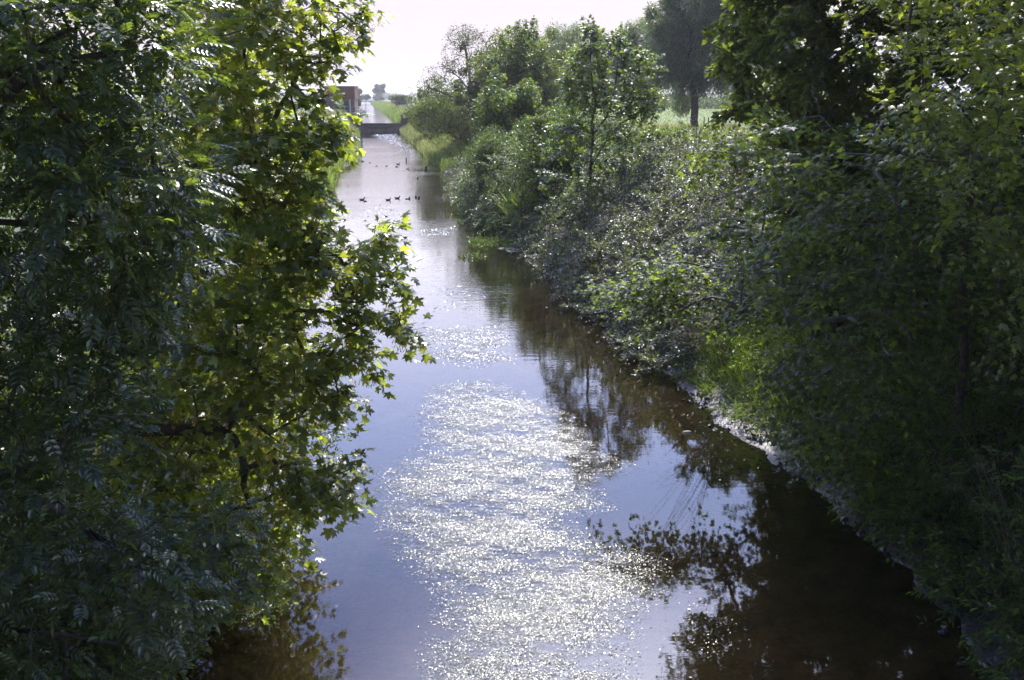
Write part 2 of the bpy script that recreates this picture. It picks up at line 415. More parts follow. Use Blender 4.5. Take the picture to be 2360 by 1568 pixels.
def limb_mesh(b, P, pa, rtip, rmax, ns=6, expo=2.2, minr=0.0):
    n = len(P); w = np.zeros(n); kids = np.zeros(n, int)
    for i in range(n-1, -1, -1):
        if w[i] == 0: w[i] = rtip**expo
        if pa[i] >= 0: w[pa[i]] += w[i]
    r = w**(1/expo)
    r = rtip*.8 + np.maximum(r-rtip*.8, 0)*(rmax-rtip)/max(r.max()-rtip, 1e-6)
    T = np.zeros((n,3))
    for i in range(n):
        if pa[i] >= 0: T[i] += norm(P[i]-P[pa[i]])
    main = np.full(n, -1); bw = np.zeros(n)
    for i in range(n):
        if pa[i] >= 0 and w[i] > bw[pa[i]]: bw[pa[i]] = w[i]; main[pa[i]] = i
    for i in range(n):
        if main[i] >= 0: T[i] += norm(P[main[i]]-P[i])
    T = norm(T)
    ref = np.where(np.abs(T[:,0:1]) > .8, np.array([[0,1.,0]]), np.array([[1.,0,0]]))
    A = norm(np.cross(T, ref)); B = np.cross(T, A)
    th = np.arange(ns)*2*math.pi/ns
    c, s = np.cos(th), np.sin(th)
    e = np.where(pa >= 0)[0]; q = pa[e]
    r0 = np.where(main[q] == e, r[q], np.minimum(r[q], r[e]*1.25))
    A0, B0 = A[q], B[q]
    same = main[q] == e
    A0 = np.where(same[:,None], A0, A[e]); B0 = np.where(same[:,None], B0, B[e])
    V0 = P[q][:,None] + r0[:,None,None]*(c[None,:,None]*A0[:,None]+s[None,:,None]*B0[:,None])
    V1 = P[e][:,None] + r[e][:,None,None]*(c[None,:,None]*A[e][:,None]+s[None,:,None]*B[e][:,None])
    V = np.concatenate([V0, V1], 1).reshape(-1,3)
    f = []
    for j in range(ns):
        k = (j+1) % ns; f += [[j,k,ns+k],[j,ns+k,ns+j]]
    F = np.array(f)[None] + (np.arange(len(e))*2*ns)[:,None,None]
    b.add(V, F.reshape(-1,3))

UP = np.array([0,0,1.])
def spray(tpl, P, D, n, L, size, droop=.35, tilt=.45, spread=.9, petiole=.06, rng=R, jitter=.5, fan=.0):
    """n leaves set in alternate pairs along a twig of length L that starts at each P and points along D"""
    N = len(P); Vs, Ps, Ds, Ns, Ss = [], [], [], [], []
    D = norm(D)
    S = norm(np.cross(D, UP) + rng.normal(0,.2,(N,3)))
    for k in range(n):
        t = (k+.5)/n
        sgn = 1 if k % 2 else -1
        base = P + D*(L*t) + np.array([0,0,-.25*L])*t*t
        if fan: base = base + S*sgn*(fan*L*rng.uniform(0,1,(N,1))*(1-.5*t)) - UP*rng.uniform(0,.12,(N,1))*L
        d = norm(D*(.25+.6*t) + S*sgn*spread*(1-.45*t) - UP*(droop+rng.normal(0,.22,(N,1))) + rng.normal(0,.28,(N,3)))
        nh = UP + rng.normal(0, tilt, (N,3)) + D*.25
        pos = base + d*petiole*rng.uniform(.6,1.3,(N,1)) + rng.normal(0, jitter*size*.5, (N,3))
        Ps.append(pos); Ds.append(d); Ns.append(nh); Ss.append(size*rng.uniform(.62,1.2,N))
    return instance(tpl, np.concatenate(Ps), np.concatenate(Ds), np.concatenate(Ns), np.concatenate(Ss))
def cloud(tpl, P, size, dirbase=(0,0,-.15), spread=1.0, tilt=.6, rng=R, nbase=(0,0,1)):
    N = len(P)
    d = np.asarray(dirbase) + rng.normal(0, spread*.6, (N,3))
    nh = np.asarray(nbase) + rng.normal(0, tilt, (N,3))
    return instance(tpl, P, d, nh, size*rng.uniform(.6,1.3,N))
def bunches(tpl, P, n, L, size, rng=R, hang=True, wid=.05):
    N = len(P)
    t = rng.uniform(0,1,(N,n))
    pos = P[:,None] + np.stack([rng.normal(0,wid,(N,n)), rng.normal(0,wid,(N,n)), -L*t], -1)
    d = np.stack([rng.normal(0,.35,(N,n)), rng.normal(0,.35,(N,n)), -np.ones((N,n))], -1)
    return instance(tpl, pos.reshape(-1,3), d.reshape(-1,3), rng.normal(0,1,(N*n,3)), size*rng.uniform(.7,1.2,N*n))
def tipdirs(P, pa, tips):
    return norm(P[tips]-P[np.maximum(pa[tips],0)])

def slab(poly, n, y0, y1, rng=R, bulge=120., hole=0.0, hs=.9, seed=0, accept=None):
    """points in the volume that shows as this outline, at the depth y0..y1, thinner towards the rim"""
    poly = [tuple(map(float,p)) for p in poly]; a = np.array(poly)
    out = []
    got = 0
    while got < n:
        u = rng.uniform(a[:,0].min(), a[:,0].max(), n*3); v = rng.uniform(a[:,1].min(), a[:,1].max(), n*3)
        k = inside(u, v, poly); u, v = u[k], v[k]
        e = np.clip(edge_dist(u, v, poly)/bulge, 0, 1)
        w = np.sqrt(np.clip(1-(1-e)**2, .06, 1))
        Y = (y0+y1)/2 + (y1-y0)/2*w*rng.uniform(-1,1,len(u))
        p = at_y(u, v, Y)
        if hole > 0:
            g = wob(p[:,0]*1.0+p[:,1]*.4, p[:,2]*1.2+p[:,1]*.5, hs*2.2, seed)
            p = p[g > -1+hole*1.2]
        p = p[p[:,2] > ground(p[:,0], p[:,1]) + .15]
        out.append(p); got += len(p)
    return np.concatenate(out)[:n]
def lumps(c, r, k, n, rng=R, sub=.36, flat=1.0, shell=.55, up=0.15):
    """n points in k leaf lumps spread over an ellipsoid"""
    c = np.asarray(c, float); r = np.asarray(r, float)
    d = norm(rng.normal(0,1,(k,3))); d[:,2] = d[:,2]*.9+up
    q = c + d*r*(.28+.50*np.sqrt(rng.uniform(0,1,(k,1))))
    sr = sub*rng.uniform(.55,1.35,k); q = c + (q-c)*(1+.22*rng.normal(0,1,(k,1)).clip(-1.2,1.2))
    i = rng.integers(0, k, n)
    e = norm(rng.normal(0,1,(n,3)))
    rr = (shell + (1-shell)*rng.uniform(0,1,(n,1)))
    return q[i] + e*rr*sr[i][:,None]*r*np.array([1,1,flat]), q

def tree(name, label, cat, base, trunks, targets, bark, rtip=.006, rmax=.2, group=None, seg=.6, sag=.08, ns=6, trunk_name='trunk', jit=.06):
    root = empty(name, base, label, cat, group)
    P, pa, tips = grow(trunks, targets, sag, seg, jit)
    b = Buf(); limb_mesh(b, P, pa, rtip, rmax, ns)
    buf_obj(trunk_name, b, bark, root, base, smooth=True)
    return root, P, pa, tips
def crown(root, base, b, mats, name='crown'): return buf_obj(name, b, mats, root, base)
def line(*pts, n=8, wig=.05, rng=R):
    pts = np.asarray(pts, float); t = np.linspace(0, len(pts)-1, n)
    P = np.stack([np.interp(t, np.arange(len(pts)), pts[:,k]) for k in range(3)], -1)
    P[1:-1] += rng.normal(0, wig, (n-2,3)); return P
def gp(x, y, dz=-.1): return np.array([x, y, float(ground(np.array(x), np.array(y)))+dz])

# ---- left: sycamore
LM = [(430,-60),(520,-260),(700,-300),(690,-60),(655,10),(690,60),(640,130),(700,190),(700,215),(738,232),(762,285),(748,335),(735,420),(752,545),(735,610),
      (700,640),(760,690),(800,740),(815,800),(760,870),(795,920),(720,955),(690,1030),(735,1090),(725,1160),(660,1205),(655,1300),(560,1340),(440,1330),(330,1290),(290,1100),(260,900),(330,700),(400,560),(380,330),(400,100)]
base = gp(-6.2, 12.2)
T1 = [line(base, (-5.9,11.9,4.2), (-5.4,11.6,7.0), (-4.6,11.3,9.3), n=10), ]
T1.append(line(T1[0][3], (-4.6,11.0,5.2), (-3.6,10.8,6.4), n=6)); T1.append(line(T1[0][2], (-4.4,10.6,3.4), (-3.2,10.4,3.4), n=6)); T1.append(line(T1[0][4], (-4.4,11.4,8), (-3.2,11.3,9.6), n=6))
tg = slab(LM, 640, 9.6, 11.9, bulge=170, hole=.3, seed=3)
# the boughs that reach out over the water
boughs = [([(700,560),(800,640),(880,560),(905,530)], 10.3, 34, 30), ([(720,700),(830,720),(900,740),(950,757)], 10.0, 30, 26), ([(720,650),(860,640),(925,640)], 10.2, 22, 26),
          ([(720,600),(830,580),(870,545)], 10.4, 14, 22), ([(700,800),(820,830),(870,850)], 10.0, 14, 24), ([(740,900),(800,915)], 9.8, 8, 18),
          ([(640,1080),(760,1100),(818,1095)], 9.6, 18, 24), ([(640,1130),(760,1150),(805,1165)], 9.5, 12, 22), ([(600,330),(720,296),(790,285)], 10.6, 18, 20),
          ([(640,140),(740,90),(850,35)], 10.9, 22, 26), ([(640,60),(720,20),(820,-40),(850,-90)], 10.9, 18, 26), ([(640,180),(740,150),(780,95)], 10.8, 14, 24), ([(650,330),(740,320),(770,310)], 10.5, 12, 18),
          ([(680,430),(750,420)], 10.4, 8, 18), ([(690,520),(775,530)], 10.4, 9, 18)]
ex = []
for pl, Y, n, w in boughs:
    pl = np.array(pl, float); t = R.uniform(.1, 1, n)*(len(pl)-1)
    u = np.interp(t, np.arange(len(pl)), pl[:,0]) + R.normal(0, w*.6, n)*(1-.5*t/(len(pl)-1)); v = np.interp(t, np.arange(len(pl)), pl[:,1]) + R.normal(0, w*.6, n)
    ex.append(at_y(u, v, Y + R.normal(0, .3, n)))
tg = np.concatenate([tg]+ex)
root, P, pa, tips = tree('sycamore_tree', 'large sycamore with yellow-green lobed leaves and hanging seeds reaching over the left water', 'tree', base, T1, tg, M['bark'], .005, .12, seg=.5)
D = tipdirs(P, pa, tips); D = norm(D + np.array([.25,-.1,.0]) + R.normal(0,.25,D.shape))
b = Buf(); nb = len(tg)-sum(len(e) for e in ex)
b.add(*spray(MAPLE, P[tips[:nb]]-D[:nb]*.15, D[:nb], 21, .60, .112, droop=.30, tilt=.42, petiole=.06, fan=.45))
b.add(*spray(MAPLE, P[tips[nb:]]-D[nb:]*.1, D[nb:], 9, .30, .112, droop=.36, tilt=.36, petiole=.05))
crown(root, base, b, M['maple'])
sp = P[tips[:nb]][R.random(nb) < .62]; sp = sp + R.normal(0,.10,sp.shape)
b = Buf(); b.add(*bunches(SAMARA, np.concatenate([sp, sp+R.normal(0,.16,sp.shape), sp+R.normal(0,.2,sp.shape), P[tips[nb:]][::3]]), 12, .18, .042, wid=.035))
crown(root, base, b, M['seed'], 'seed_bunches')

LM2 = [(470,-60),(540,-160),(640,-140),(600,60),(620,200),(660,300),(690,420),(700,560),(680,700),(700,850),(640,960),(560,1060),(460,1060),(430,700),(460,300)]
base = gp(-7.4, 17.2)
T1 = [line(base, (-6.9,17,4), (-6.4,16.7,7), (-6.2,16.4,10.5), n=9)]
T1.append(line(T1[0][2], (-5.2,16,4.2), (-4.2,15.8,4.6), n=6)); T1.append(line(T1[0][4], (-5.0,16,6.9), (-4.3,15.8,7.6), n=6))
tg = slab(LM2, 420, 14.4, 18.6, bulge=150, hole=.1, seed=5)
root, P, pa, tips = tree('sycamore_tree', 'darker sycamore half hidden behind the large one with hanging seeds', 'tree', base, T1, tg, M['bark'], .006, .16, seg=.6)
D = norm(tipdirs(P, pa, tips) + np.array([.2,-.1,0]) + R.normal(0,.25,(len(tips),3)))
b = Buf(); b.add(*spray(MAPLE_L, P[tips]-D*.15, D, 19, .75, .145, droop=.38, tilt=.42, petiole=.08)); crown(root, base, b, M['maple'])
sp = P[tips][R.random(len(tips)) < .6]; sp = sp + R.normal(0,.2,sp.shape)
b = Buf(); b.add(*bunches(SAMARA, sp, 12, .17, .045, wid=.04)); crown(root, base, b, M['seed'], 'seed_bunches')

# ---- left: ash in front
LA = [(-420,-160),(200,-200),(345,-60),(400,90),(350,180),(300,260),(330,310),(400,320),(455,390),(440,470),(400,520),(430,580),(330,640),(300,700),(330,760),(230,820),
      (260,900),(330,930),(240,1010),(180,1080),(130,1130),(200,1180),(420,1190),(500,1180),(555,1270),(540,1340),(470,1400),(330,1450),(290,1568),(200,1700),(-420,1700)]
base = gp(-6.6, 8.2)
T1 = [line(base, (-5.6,8.2,4.4), (-5.2,8.0,7.0), (-5.1,8.0,8.2), n=10)]
T1.append(line(T1[0][2], (-4.4,7.8,3.9), (-3.4,7.8,3.2), n=6)); T1.append(line(T1[0][4], (-4.6,7.7,6.4), (-3.6,7.6,7.2), n=6)); T1.append(line(T1[0][1],(-4.2,7.6,2.6),(-3.0,7.6,2.3), n=6))
tg = slab(LA, 760, 7.0, 9.2, bulge=200, hole=.3, seed=9)
root, P, pa, tips = tree('ash_tree', 'ash tree with glossy feathered leaves and green key bunches at the near left', 'tree', base, T1, tg, M['bark'], .005, .13, seg=.5)
D = tipdirs(P, pa, tips); D = norm(D + np.array([.35,-.15,.05]) + R.normal(0,.3,D.shape))
b = Buf(); b.add(*spray(PINN, P[tips]-D*.12, D, 15, .48, .215, droop=.08, tilt=.32, petiole=.02, fan=.3))
crown(root, base, b, M['ash'])
U_, V_ = project(P[tips])
zone = np.zeros(len(tips), bool)
for (cu, cv, ru, rv) in ((70,190,90,90),(200,320,70,70),(270,480,80,110),(60,600,70,70),(220,700,120,90),(40,760,60,90),(330,420,50,50)):
    zone |= ((U_-cu)/ru)**2+((V_-cv)/rv)**2 < 1
sp = np.concatenate([P[tips][zone]]*3); sp = sp + R.normal(0,.2,sp.shape) + np.array([0,-.15,0])
b = Buf(); b.add(*bunches(KEY, sp, 26, .16, .048, wid=.04)); crown(root, base, b, M['ashkey'], 'seed_bunches')

# ---- left: sallow shrub at the water's edge and elder below the ash
def shoots(base, lines, Y, per, dj=.5):
    q = []
    for (u0,v0,u1,v1) in lines:
        t = R.uniform(0,1,per)**.8; q.append(at_y(u0+(u1-u0)*t+R.normal(0,5,per)*(1.2-t), v0+(v1-v0)*t, Y+R.normal(0,dj,per)))
    return np.concatenate(q)
def shrub(name, label, cat, base, tg, leafm, tpl, nleaf, L, size, bark=None, rtip=.004, rmax=.05, stems=4, spread=.5, h=.6, droop=.2, tilt=.6, group=None, extra=None, ns=5):
    base = np.asarray(base, float)
    c = tg.mean(0); T = []
    root_pt = base.copy()
    for k in range(stems):
        e = base + (c-base)*R.uniform(.35,.75) + R.normal(0, spread, 3)*np.array([1,1,.3])
        T.append(line(root_pt, (root_pt+e)/2 + R.normal(0,.1*spread,3), e, n=6, wig=.04))
    root, P, pa, tips = tree(name, label, cat, base, T, tg, bark or M['bark'], rtip, rmax, group, seg=.5, ns=ns, trunk_name='stems')
    D = norm(tipdirs(P, pa, tips) + R.normal(0,.35,(len(tips),3)))
    b = Buf(); b.add(*spray(tpl, P[tips]-D*L*.3, D, nleaf, L, size, droop=droop, tilt=tilt, petiole=size*.3))
    crown(root, base, b, leafm)
    if extra: extra(root, base, P[tips], D)
    return root
tg = slab([(560,1300),(700,1180),(735,1010),(770,960),(795,1010),(760,1080),(750,1120),(690,1200),(660,1290),(640,1400),(560,1420),(500,1460),(440,1568),(380,1640),(300,1640),(380,1480),(480,1350)], 190, 10.8, 13.2, bulge=60)
shrub('sallow_shrub', 'small-leaved sallow shrub with fine brown twigs at the left water edge', 'shrub', gp(-4.7,12.0), tg, M['shrub'], OVAL, 26, .42, .045, stems=6, tilt=.9)
tg = slab([(-300,1150),(180,1100),(330,1180),(460,1330),(420,1568),(420,1750),(-300,1750)], 330, 8.6, 11.0, bulge=120, hole=.2, seed=4)
shrub('elder_shrub', 'dark elder shrub under the ash with small faded flower heads', 'shrub', gp(-6.0,9.6), tg, M['ash'], LEAF, 22, .45, .10, stems=6, tilt=.5)
tg = slab([(-300,150),(300,170),(430,330),(640,560),(620,1000),(480,1300),(-300,1300)], 640, 12.4, 16.5, bulge=150)
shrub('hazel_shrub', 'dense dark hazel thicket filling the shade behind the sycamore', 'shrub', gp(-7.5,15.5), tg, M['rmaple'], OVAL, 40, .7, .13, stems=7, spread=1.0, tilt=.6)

# ---- right: near maples
RA = [(1745,300),(1800,240),(1850,230),(1950,300),(2050,330),(2200,250),(2420,200),(2700,250),(2700,1200),(2330,1120),(2250,900),(2150,1080),(2060,1170),(1950,1130),(1870,1060),(1840,1030),(1840,930),(1830,840),
      (1800,780),(1760,720),(1735,660),(1725,600),(1745,520),(1765,430),(1745,360)]
base = gp(8.9, 17.2)
T1 = [line(base, (8.5,17,4.2), (8.2,16.8,7.2), (8.3,16.6,11.5), n=11, wig=.05)]
T1.append(line(T1[0][3], (7.4,16.2,5.2), (5.8,16.0,5.9), n=6)); T1.append(line(T1[0][2],(6.8,16.4,3.6),(5.2,16.6,3.2), n=6)); T1.append(line(T1[0][5],(9.6,16.2,7.6),(10.6,16,9), n=6))
tg = slab(RA, 680, 14.2, 19.5, bulge=170, hole=.2, seed=21)
ex = []
for pl, Y, n, w in [([(1730,690),(1560,670),(1385,665)], 20, 36, 20), ([(1740,630),(1620,612),(1510,612)], 20.3, 26, 18), ([(1740,720),(1600,700),(1460,708)], 19.6, 20, 16), ([(1760,380),(1690,340),(1615,350)], 19.5, 14, 14),
                    ([(1770,560),(1700,520),(1660,540)], 19, 14, 20), ([(1840,850),(1780,880)], 17, 8, 18)]:
    pl = np.array(pl, float); t = R.uniform(0, 1, n)*(len(pl)-1)
    ex.append(at_y(np.interp(t, np.arange(len(pl)), pl[:,0])+R.normal(0,w*.6,n), np.interp(t, np.arange(len(pl)), pl[:,1])+R.normal(0,w*.6,n), Y+R.normal(0,.35,n)))
tg = np.concatenate([tg]+ex)
root, P, pa, tips = tree('field_maple', 'wide shaded maple on the right bank with one sunlit bough over the river', 'tree', base, T1, tg, M['barkp'], .006, .13, seg=.6)
D = tipdirs(P, pa, tips); D = norm(D + np.array([-.2,-.15,.05]) + R.normal(0,.25,D.shape))
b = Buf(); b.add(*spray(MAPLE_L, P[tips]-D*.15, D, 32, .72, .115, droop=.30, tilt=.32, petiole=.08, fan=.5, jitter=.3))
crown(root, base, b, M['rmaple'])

RB = [(1960,-420),(2700,-420),(2700,900),(2330,820),(2250,560),(2150,430),(2060,330),(2040,240),(2080,120),(2010,40)]
Yt = 15.3
base = gp(float(at_y(2196,1040,Yt+.2)[0]), Yt+.2)
T1 = [line(base, at_y(2215,900,Yt+.5), at_y(2212,700,Yt), at_y(2225,450,Yt), at_y(2290,250,Yt), at_y(2330,60,Yt+.4), n=12, wig=.03)]
T1.append(line(base, at_y(2150,1000,Yt+.4), at_y(2120,800,Yt+.2), at_y(2105,560,Yt+.2), at_y(2075,400,Yt+.6), n=9, wig=.03)); T1.append(line(T1[0][7], at_y(2210,330,Yt+.4), at_y(2150,250,Yt+.6), n=5, wig=.03)); T1.append(line(T1[0][2], at_y(2290,820,Yt+.6), at_y(2380,640,Yt+1), n=5, wig=.03))
tg = slab(RB, 600, 12.4, 16.6, bulge=170, hole=.38, seed=14)
root, P, pa, tips = tree('sycamore_tree', 'near right sycamore with forked grey trunks and bright leaf sprays at the top corner', 'tree', base, T1, tg, M['bark'], .006, .075, seg=.6)
D = tipdirs(P, pa, tips); D = norm(D + np.array([-.2,-.15,.05]) + R.normal(0,.25,D.shape))
b = Buf(); b.add(*spray(MAPLE_L, P[tips]-D*.15, D, 30, .8, .118, droop=.32, tilt=.34, petiole=.08, fan=.5, jitter=.3))
crown(root, base, b, M['maple'])

# hawthorn behind them, small leaves
tg = slab([(1690,60),(1705,-200),(1760,-480),(1880,-760),(2300,-820),(2700,-700),(2700,420),(2100,420),(1800,330),(1700,240),(1680,130)], 1250, 20, 26, bulge=160, hole=.1, seed=31)
base = gp(14.5, 23.5)
shrub('hawthorn_tree', 'tall hawthorn with tiny reddish-tipped leaves behind the right maples', 'tree', base, tg, M['hawthorn'], OVAL, 110, 1.05, .19, rtip=.008, rmax=.12, stems=6, spread=1.6, tilt=.9)
tg = slab([(1830,420),(1850,330),(2000,300),(2700,300),(2700,1000),(2250,1010),(1960,900),(1880,760),(1830,700),(1810,560)], 560, 20.5, 25.5, bulge=150, hole=.12, seed=33)
shrub('blackthorn_thicket', 'dark blackthorn thicket closing the gap behind the maple trunks', 'shrub', gp(12.5,22.5), tg, M['hawthorn'], OVAL, 100, 1.0, .18, rtip=.007, rmax=.1, stems=9, spread=2.0, tilt=.9)
# nettles and low growth down the near right bank
def bank_pts(n, y0, y1, o0, o1, h0, h1, side=1, rng=R, pw=1.0):
    y = rng.uniform(y0, y1, n); o = o0+(o1-o0)*rng.uniform(0,1,n)**pw
    x = xr(y)+o if side > 0 else xl(y)-o
    return np.stack([x, y, ground(x,y)+rng.uniform(h0,h1,n)], -1)
tg = np.concatenate([bank_pts(620, 8.0, 15.5, .4, 4.8, .1, 2.3), bank_pts(320, 8.0, 15.5, -.15, 1.3, .05, .6)])
shrub('nettle_patch', 'dark nettles covering the near right bank below the forked trunks', 'plant', gp(10,12.4), tg, M['nettle'], LEAF, 28, .6, .11, M['brown_twig'], .004, .02, stems=8, spread=1.4, droop=.3, tilt=.5)
tg = np.concatenate([bank_pts(420, 15.5, 24.5, .75, 5, .1, 1.2), bank_pts(150, 15.5, 24.5, .25, 1.3, .0, .3)])
shrub('nettle_patch', 'nettles and low leaves along the mud under the wide maple', 'plant', gp(8.2,19.5), tg, M['nettle'], LEAF, 26, .55, .10, M['brown_twig'], .004, .02, stems=8, spread=1.6, droop=.3, tilt=.5)

# ---- right: bramble thickets
def bramble(label, poly, y0, y1, n, base, flowers=True, seed=0):
    tg = slab(poly, n, y0, y1, bulge=110, hole=.1, seed=seed)
    def extra(root, b0, P, D):
        if flowers:
            q = P[R.random(len(P)) < .8]; q = np.repeat(q, 3, 0) + R.normal(0,.35,(len(q)*3,3)) + np.array([-.05,-.2,.12])
            b = Buf(); b.add(*cloud(OVAL, q, .075, (0,-.3,.3), 1.0, .8)); crown(root, b0, b, M['blossom'], 'blossoms')
    return shrub('bramble_thicket', label, 'shrub', base, tg, M['bramble'], OVAL, 62, 1.0, .082, M['brown_twig'], .005, .03, stems=8, spread=2.0, droop=.05, tilt=.45, group='bramble thickets on the bank slope', extra=extra)
def over_bank(n, y0, y1, o0, o1, prof, rng=R, side=1, thick=.8):
    y = rng.uniform(y0,y1,n); o = rng.uniform(o0,o1,n); x = xr(y)+o if side > 0 else xl(y)-o
    g = ground(x,y); top = np.interp(o, *prof) + .55*wob(x,y,.9,y0) + .25*wob(x,y,2.3,y0+2)
    return np.stack([x,y,np.maximum(g+.1, g+top-thick*rng.uniform(0,1,n)**1.6)],-1)
def bramble2(label, n, y0, y1, o0, o1, prof, flowers=.9, tpl=OVAL, leafm='bramble', nl=84, size=.122, thick=1.3):
    tg = np.concatenate([over_bank(n, y0, y1, o0, o1, prof, thick=thick), over_bank(int(n*.3), y0, y1, -.55, 1.0, ([-.55,0,1],[.5,.9,1.3]), thick=1.0)])
    ym = (y0+y1)/2; xm = float(xr(ym))+(o0+o1)/2
    def extra(root, b0, P, D):
        if flowers:
            q = P[R.random(len(P)) < flowers]; q = np.repeat(q, 6, 0) + R.normal(0,.42,(len(q)*6,3)) + np.array([-.05,-.15,.2])
            b = Buf(); b.add(*cloud(OVAL, q, .07, (0,-.3,.3), 1.0, .8)); crown(root, b0, b, M['blossom'], 'blossoms')
    return shrub('bramble_thicket', label, 'shrub', gp(xm,ym), tg, M[leafm], tpl, nl, 1.0, size, M['brown_twig'], .005, .03, stems=9, spread=2.2, droop=.05, tilt=.34, group='bramble thickets on the bank slope', extra=extra)
bramble2('pinkish blossoming bramble thicket nearest the sunlit maple bough', 620, 24.5, 34, .2, 10, ([0,1,3,5,7,10],[1.0,2.3,3.3,2.9,2.3,1.8]))
bramble2('silvery bramble thicket spreading up the slope above the mud bar', 640, 33.5, 45, .2, 12, ([0,1,3,6,12],[1.0,2.3,3.1,2.6,1.6]))
bramble2('bramble mass under the slender young maple', 560, 44, 58, .6, 13, ([0,1,3,6,13],[1.0,2.3,2.9,2.6,1.4]), leafm='shrub', flowers=.3)
bramble2('overhanging leafy bramble dipping into the water beside the duck', 560, 51, 67, -.5, 8, ([-.5,0,1,3,8],[.9,2.2,3.4,3.6,2.2]), leafm='shrub', flowers=.25, size=.13)
bramble2('far bramble tangle above the pale rubble heap', 460, 66, 86, .5, 9, ([0,1,3,6,9],[.5,1.6,2.8,3.0,2.0]), leafm='bramble', flowers=.25, size=.135)

# ---- right: slender young maple and the bushes round it
base = gp(3.4+float(at_y(1365,300,42)[0])-3.4, 42)
def Yp(u, v, Y): return at_y(u, v, Y)
T1 = [line(base, Yp(1362,330,42), Yp(1372,240,42), Yp(1362,150,42), Yp(1358,75,42), n=11, wig=.03)]
T1.append(line(T1[0][3], Yp(1395,270,42.3), Yp(1415,200,42.6), Yp(1425,110,42.6), n=7, wig=.03)); T1.append(line(T1[0][2], Yp(1420,290,41.6), Yp(1470,262,41.4), Yp(1505,230,41.2), n=6, wig=.03))
T1.append(line(T1[0][3], Yp(1330,280,41.8), Yp(1300,300,41.5), n=5, wig=.03))
pls = [([(1345,60),(1378,80)],26),([(1330,110),(1392,115)],30),([(1310,150),(1405,165)],40),([(1300,190),(1405,200)],46),([(1305,225),(1420,235)],44),([(1400,85),(1445,100)],22),([(1420,120),(1500,130)],30),
       ([(1430,180),(1515,160)],30),([(1440,220),(1535,215)],36),([(1420,260),(1520,250)],30),([(1270,290),(1345,300)],36),([(1390,320),(1460,305)],24),([(1250,330),(1420,380)],40),([(1260,400),(1400,430)],36),([(1450,235),(1520,245)],10)]
q = []
for (a, c), n in pls:
    t = R.uniform(0,1,n); q.append(Yp(a[0]+(c[0]-a[0])*t+R.normal(0,6,n), a[1]+(c[1]-a[1])*t+R.normal(0,9,n), 42+R.normal(0,.75,n)))
tg = np.concatenate(q)
root, P, pa, tips = tree('young_maple', 'slender young maple with open layered branches rising from the bramble slope', 'tree', base, T1, tg, M['bark'], .008, .075, seg=.6)
D = norm(tipdirs(P, pa, tips) + R.normal(0,.35,(len(tips),3)))
b = Buf(); b.add(*spray(MAPLE_L, P[tips]-D*.2, D, 20, .6, .15, droop=.30, tilt=.42, petiole=.08)); crown(root, base, b, M['young'])

def bush(name, label, cat, u, vtop, vbot, w, Y, n, leafm, size=.14, base=None, k=26, depth=None, tpl=OVAL, per=1, sub=.36, group=None, seed=None, tilt=.7, rtip=.01, bark=None, stems=5):
    """round-headed bush or tree whose outline is centred on u, spans vtop..vbot and is w wide, at distance Y"""
    top, bot = at_y(u, vtop, Y), at_y(u, vbot, Y)
    rx = w/2/FD*Y; rzz = (top[2]-bot[2])/2; ry = depth or rx
    c = (top+bot)/2
    pts, q = lumps(c, (rx*.95, ry*.95, rzz*.95), k, n, sub=sub)
    g = ground(pts[:,0], pts[:,1]); pts = pts[pts[:,2] > g+.05]
    b0 = np.array([c[0], c[1], float(ground(c[0], c[1]))-.1]) if base is None else np.asarray(base, float)
    root = empty(name, b0, label, cat, group)
    q = q[q[:,2] > ground(q[:,0], q[:,1])+.3]
    T = [line(b0, (b0*.6+c*.4)+R.normal(0,.15*rx,3)*np.array([1,1,.2]), (b0*.15+c*.85)+R.normal(0,.3*rx,3), n=6, wig=.03) for _ in range(stems)]
    P, pa, tips = grow(T, q, .05, 1.2)
    b = Buf(); limb_mesh(b, P, pa, rtip, .05*rx+.03, 5); buf_obj('stems' if stems > 1 else 'trunk', b, bark or M['bark'], root, b0, smooth=True)
    b = Buf(); b.add(*cloud(tpl, pts, size, (0,-.05,-.1), 1.0, tilt)); crown(root, b0, b, leafm)
    return root
# bushes on the right bank, mid distance
bush('goat_willow', 'bluish green sallow bush beside the young maple trunk', 'shrub', 1285, 225, 485, 290, 50, 17000, M['shrub'], .15, k=44, sub=.28)
bush('goat_willow', 'rounded sallow bush hanging low over the dark water', 'shrub', 1150, 285, 515, 220, 62, 15000, M['shrub'], .15, k=36)
bush('sycamore_sapling', 'leafy sycamore sapling in front of the dark hawthorn mound', 'tree', 1180, 150, 435, 225, 70, 13000, M['young'], .2, k=70, tpl=MAPLE_L, sub=.2)
bush('hawthorn_mound', 'broad dark hawthorn mound sloping down to the grass tufts', 'shrub', 1066, 165, 375, 270, 112, 24000, M['hawthorn'], .24, k=120, depth=7, sub=.2)
bush('hawthorn_mound', 'low dark bush trailing from the mound towards the right abutment', 'shrub', 990, 212, 322, 150, 150, 10000, M['hawthorn'], .3, k=60, depth=4, sub=.24)
bush('hawthorn_tree', 'tall ragged hawthorn topped by upright leafy shoots', 'tree', 1205, 42, 335, 260, 88, 26000, M['hawthorn'], .22, k=120, sub=.19)
tg = shoots(None, [(1165,170,1155,85),(1180,170,1172,62),(1190,160,1190,45),(1205,160,1212,50),(1215,160,1228,36),(1225,170,1236,62),(1240,180,1252,95),(1150,190,1140,120),(1200,150,1202,75)], 84, 17, .6)
b0 = gp(float(at_y(1195,300,84)[0]), 84)
root, P, pa, tips = tree('elm_sapling', 'yellow-green upright shoots standing above the ragged hawthorn', 'tree', b0, [line(b0, at_y(1196,240,84), at_y(1196,170,84), n=6)], tg, M['bark'], .012, .12, seg=.8)
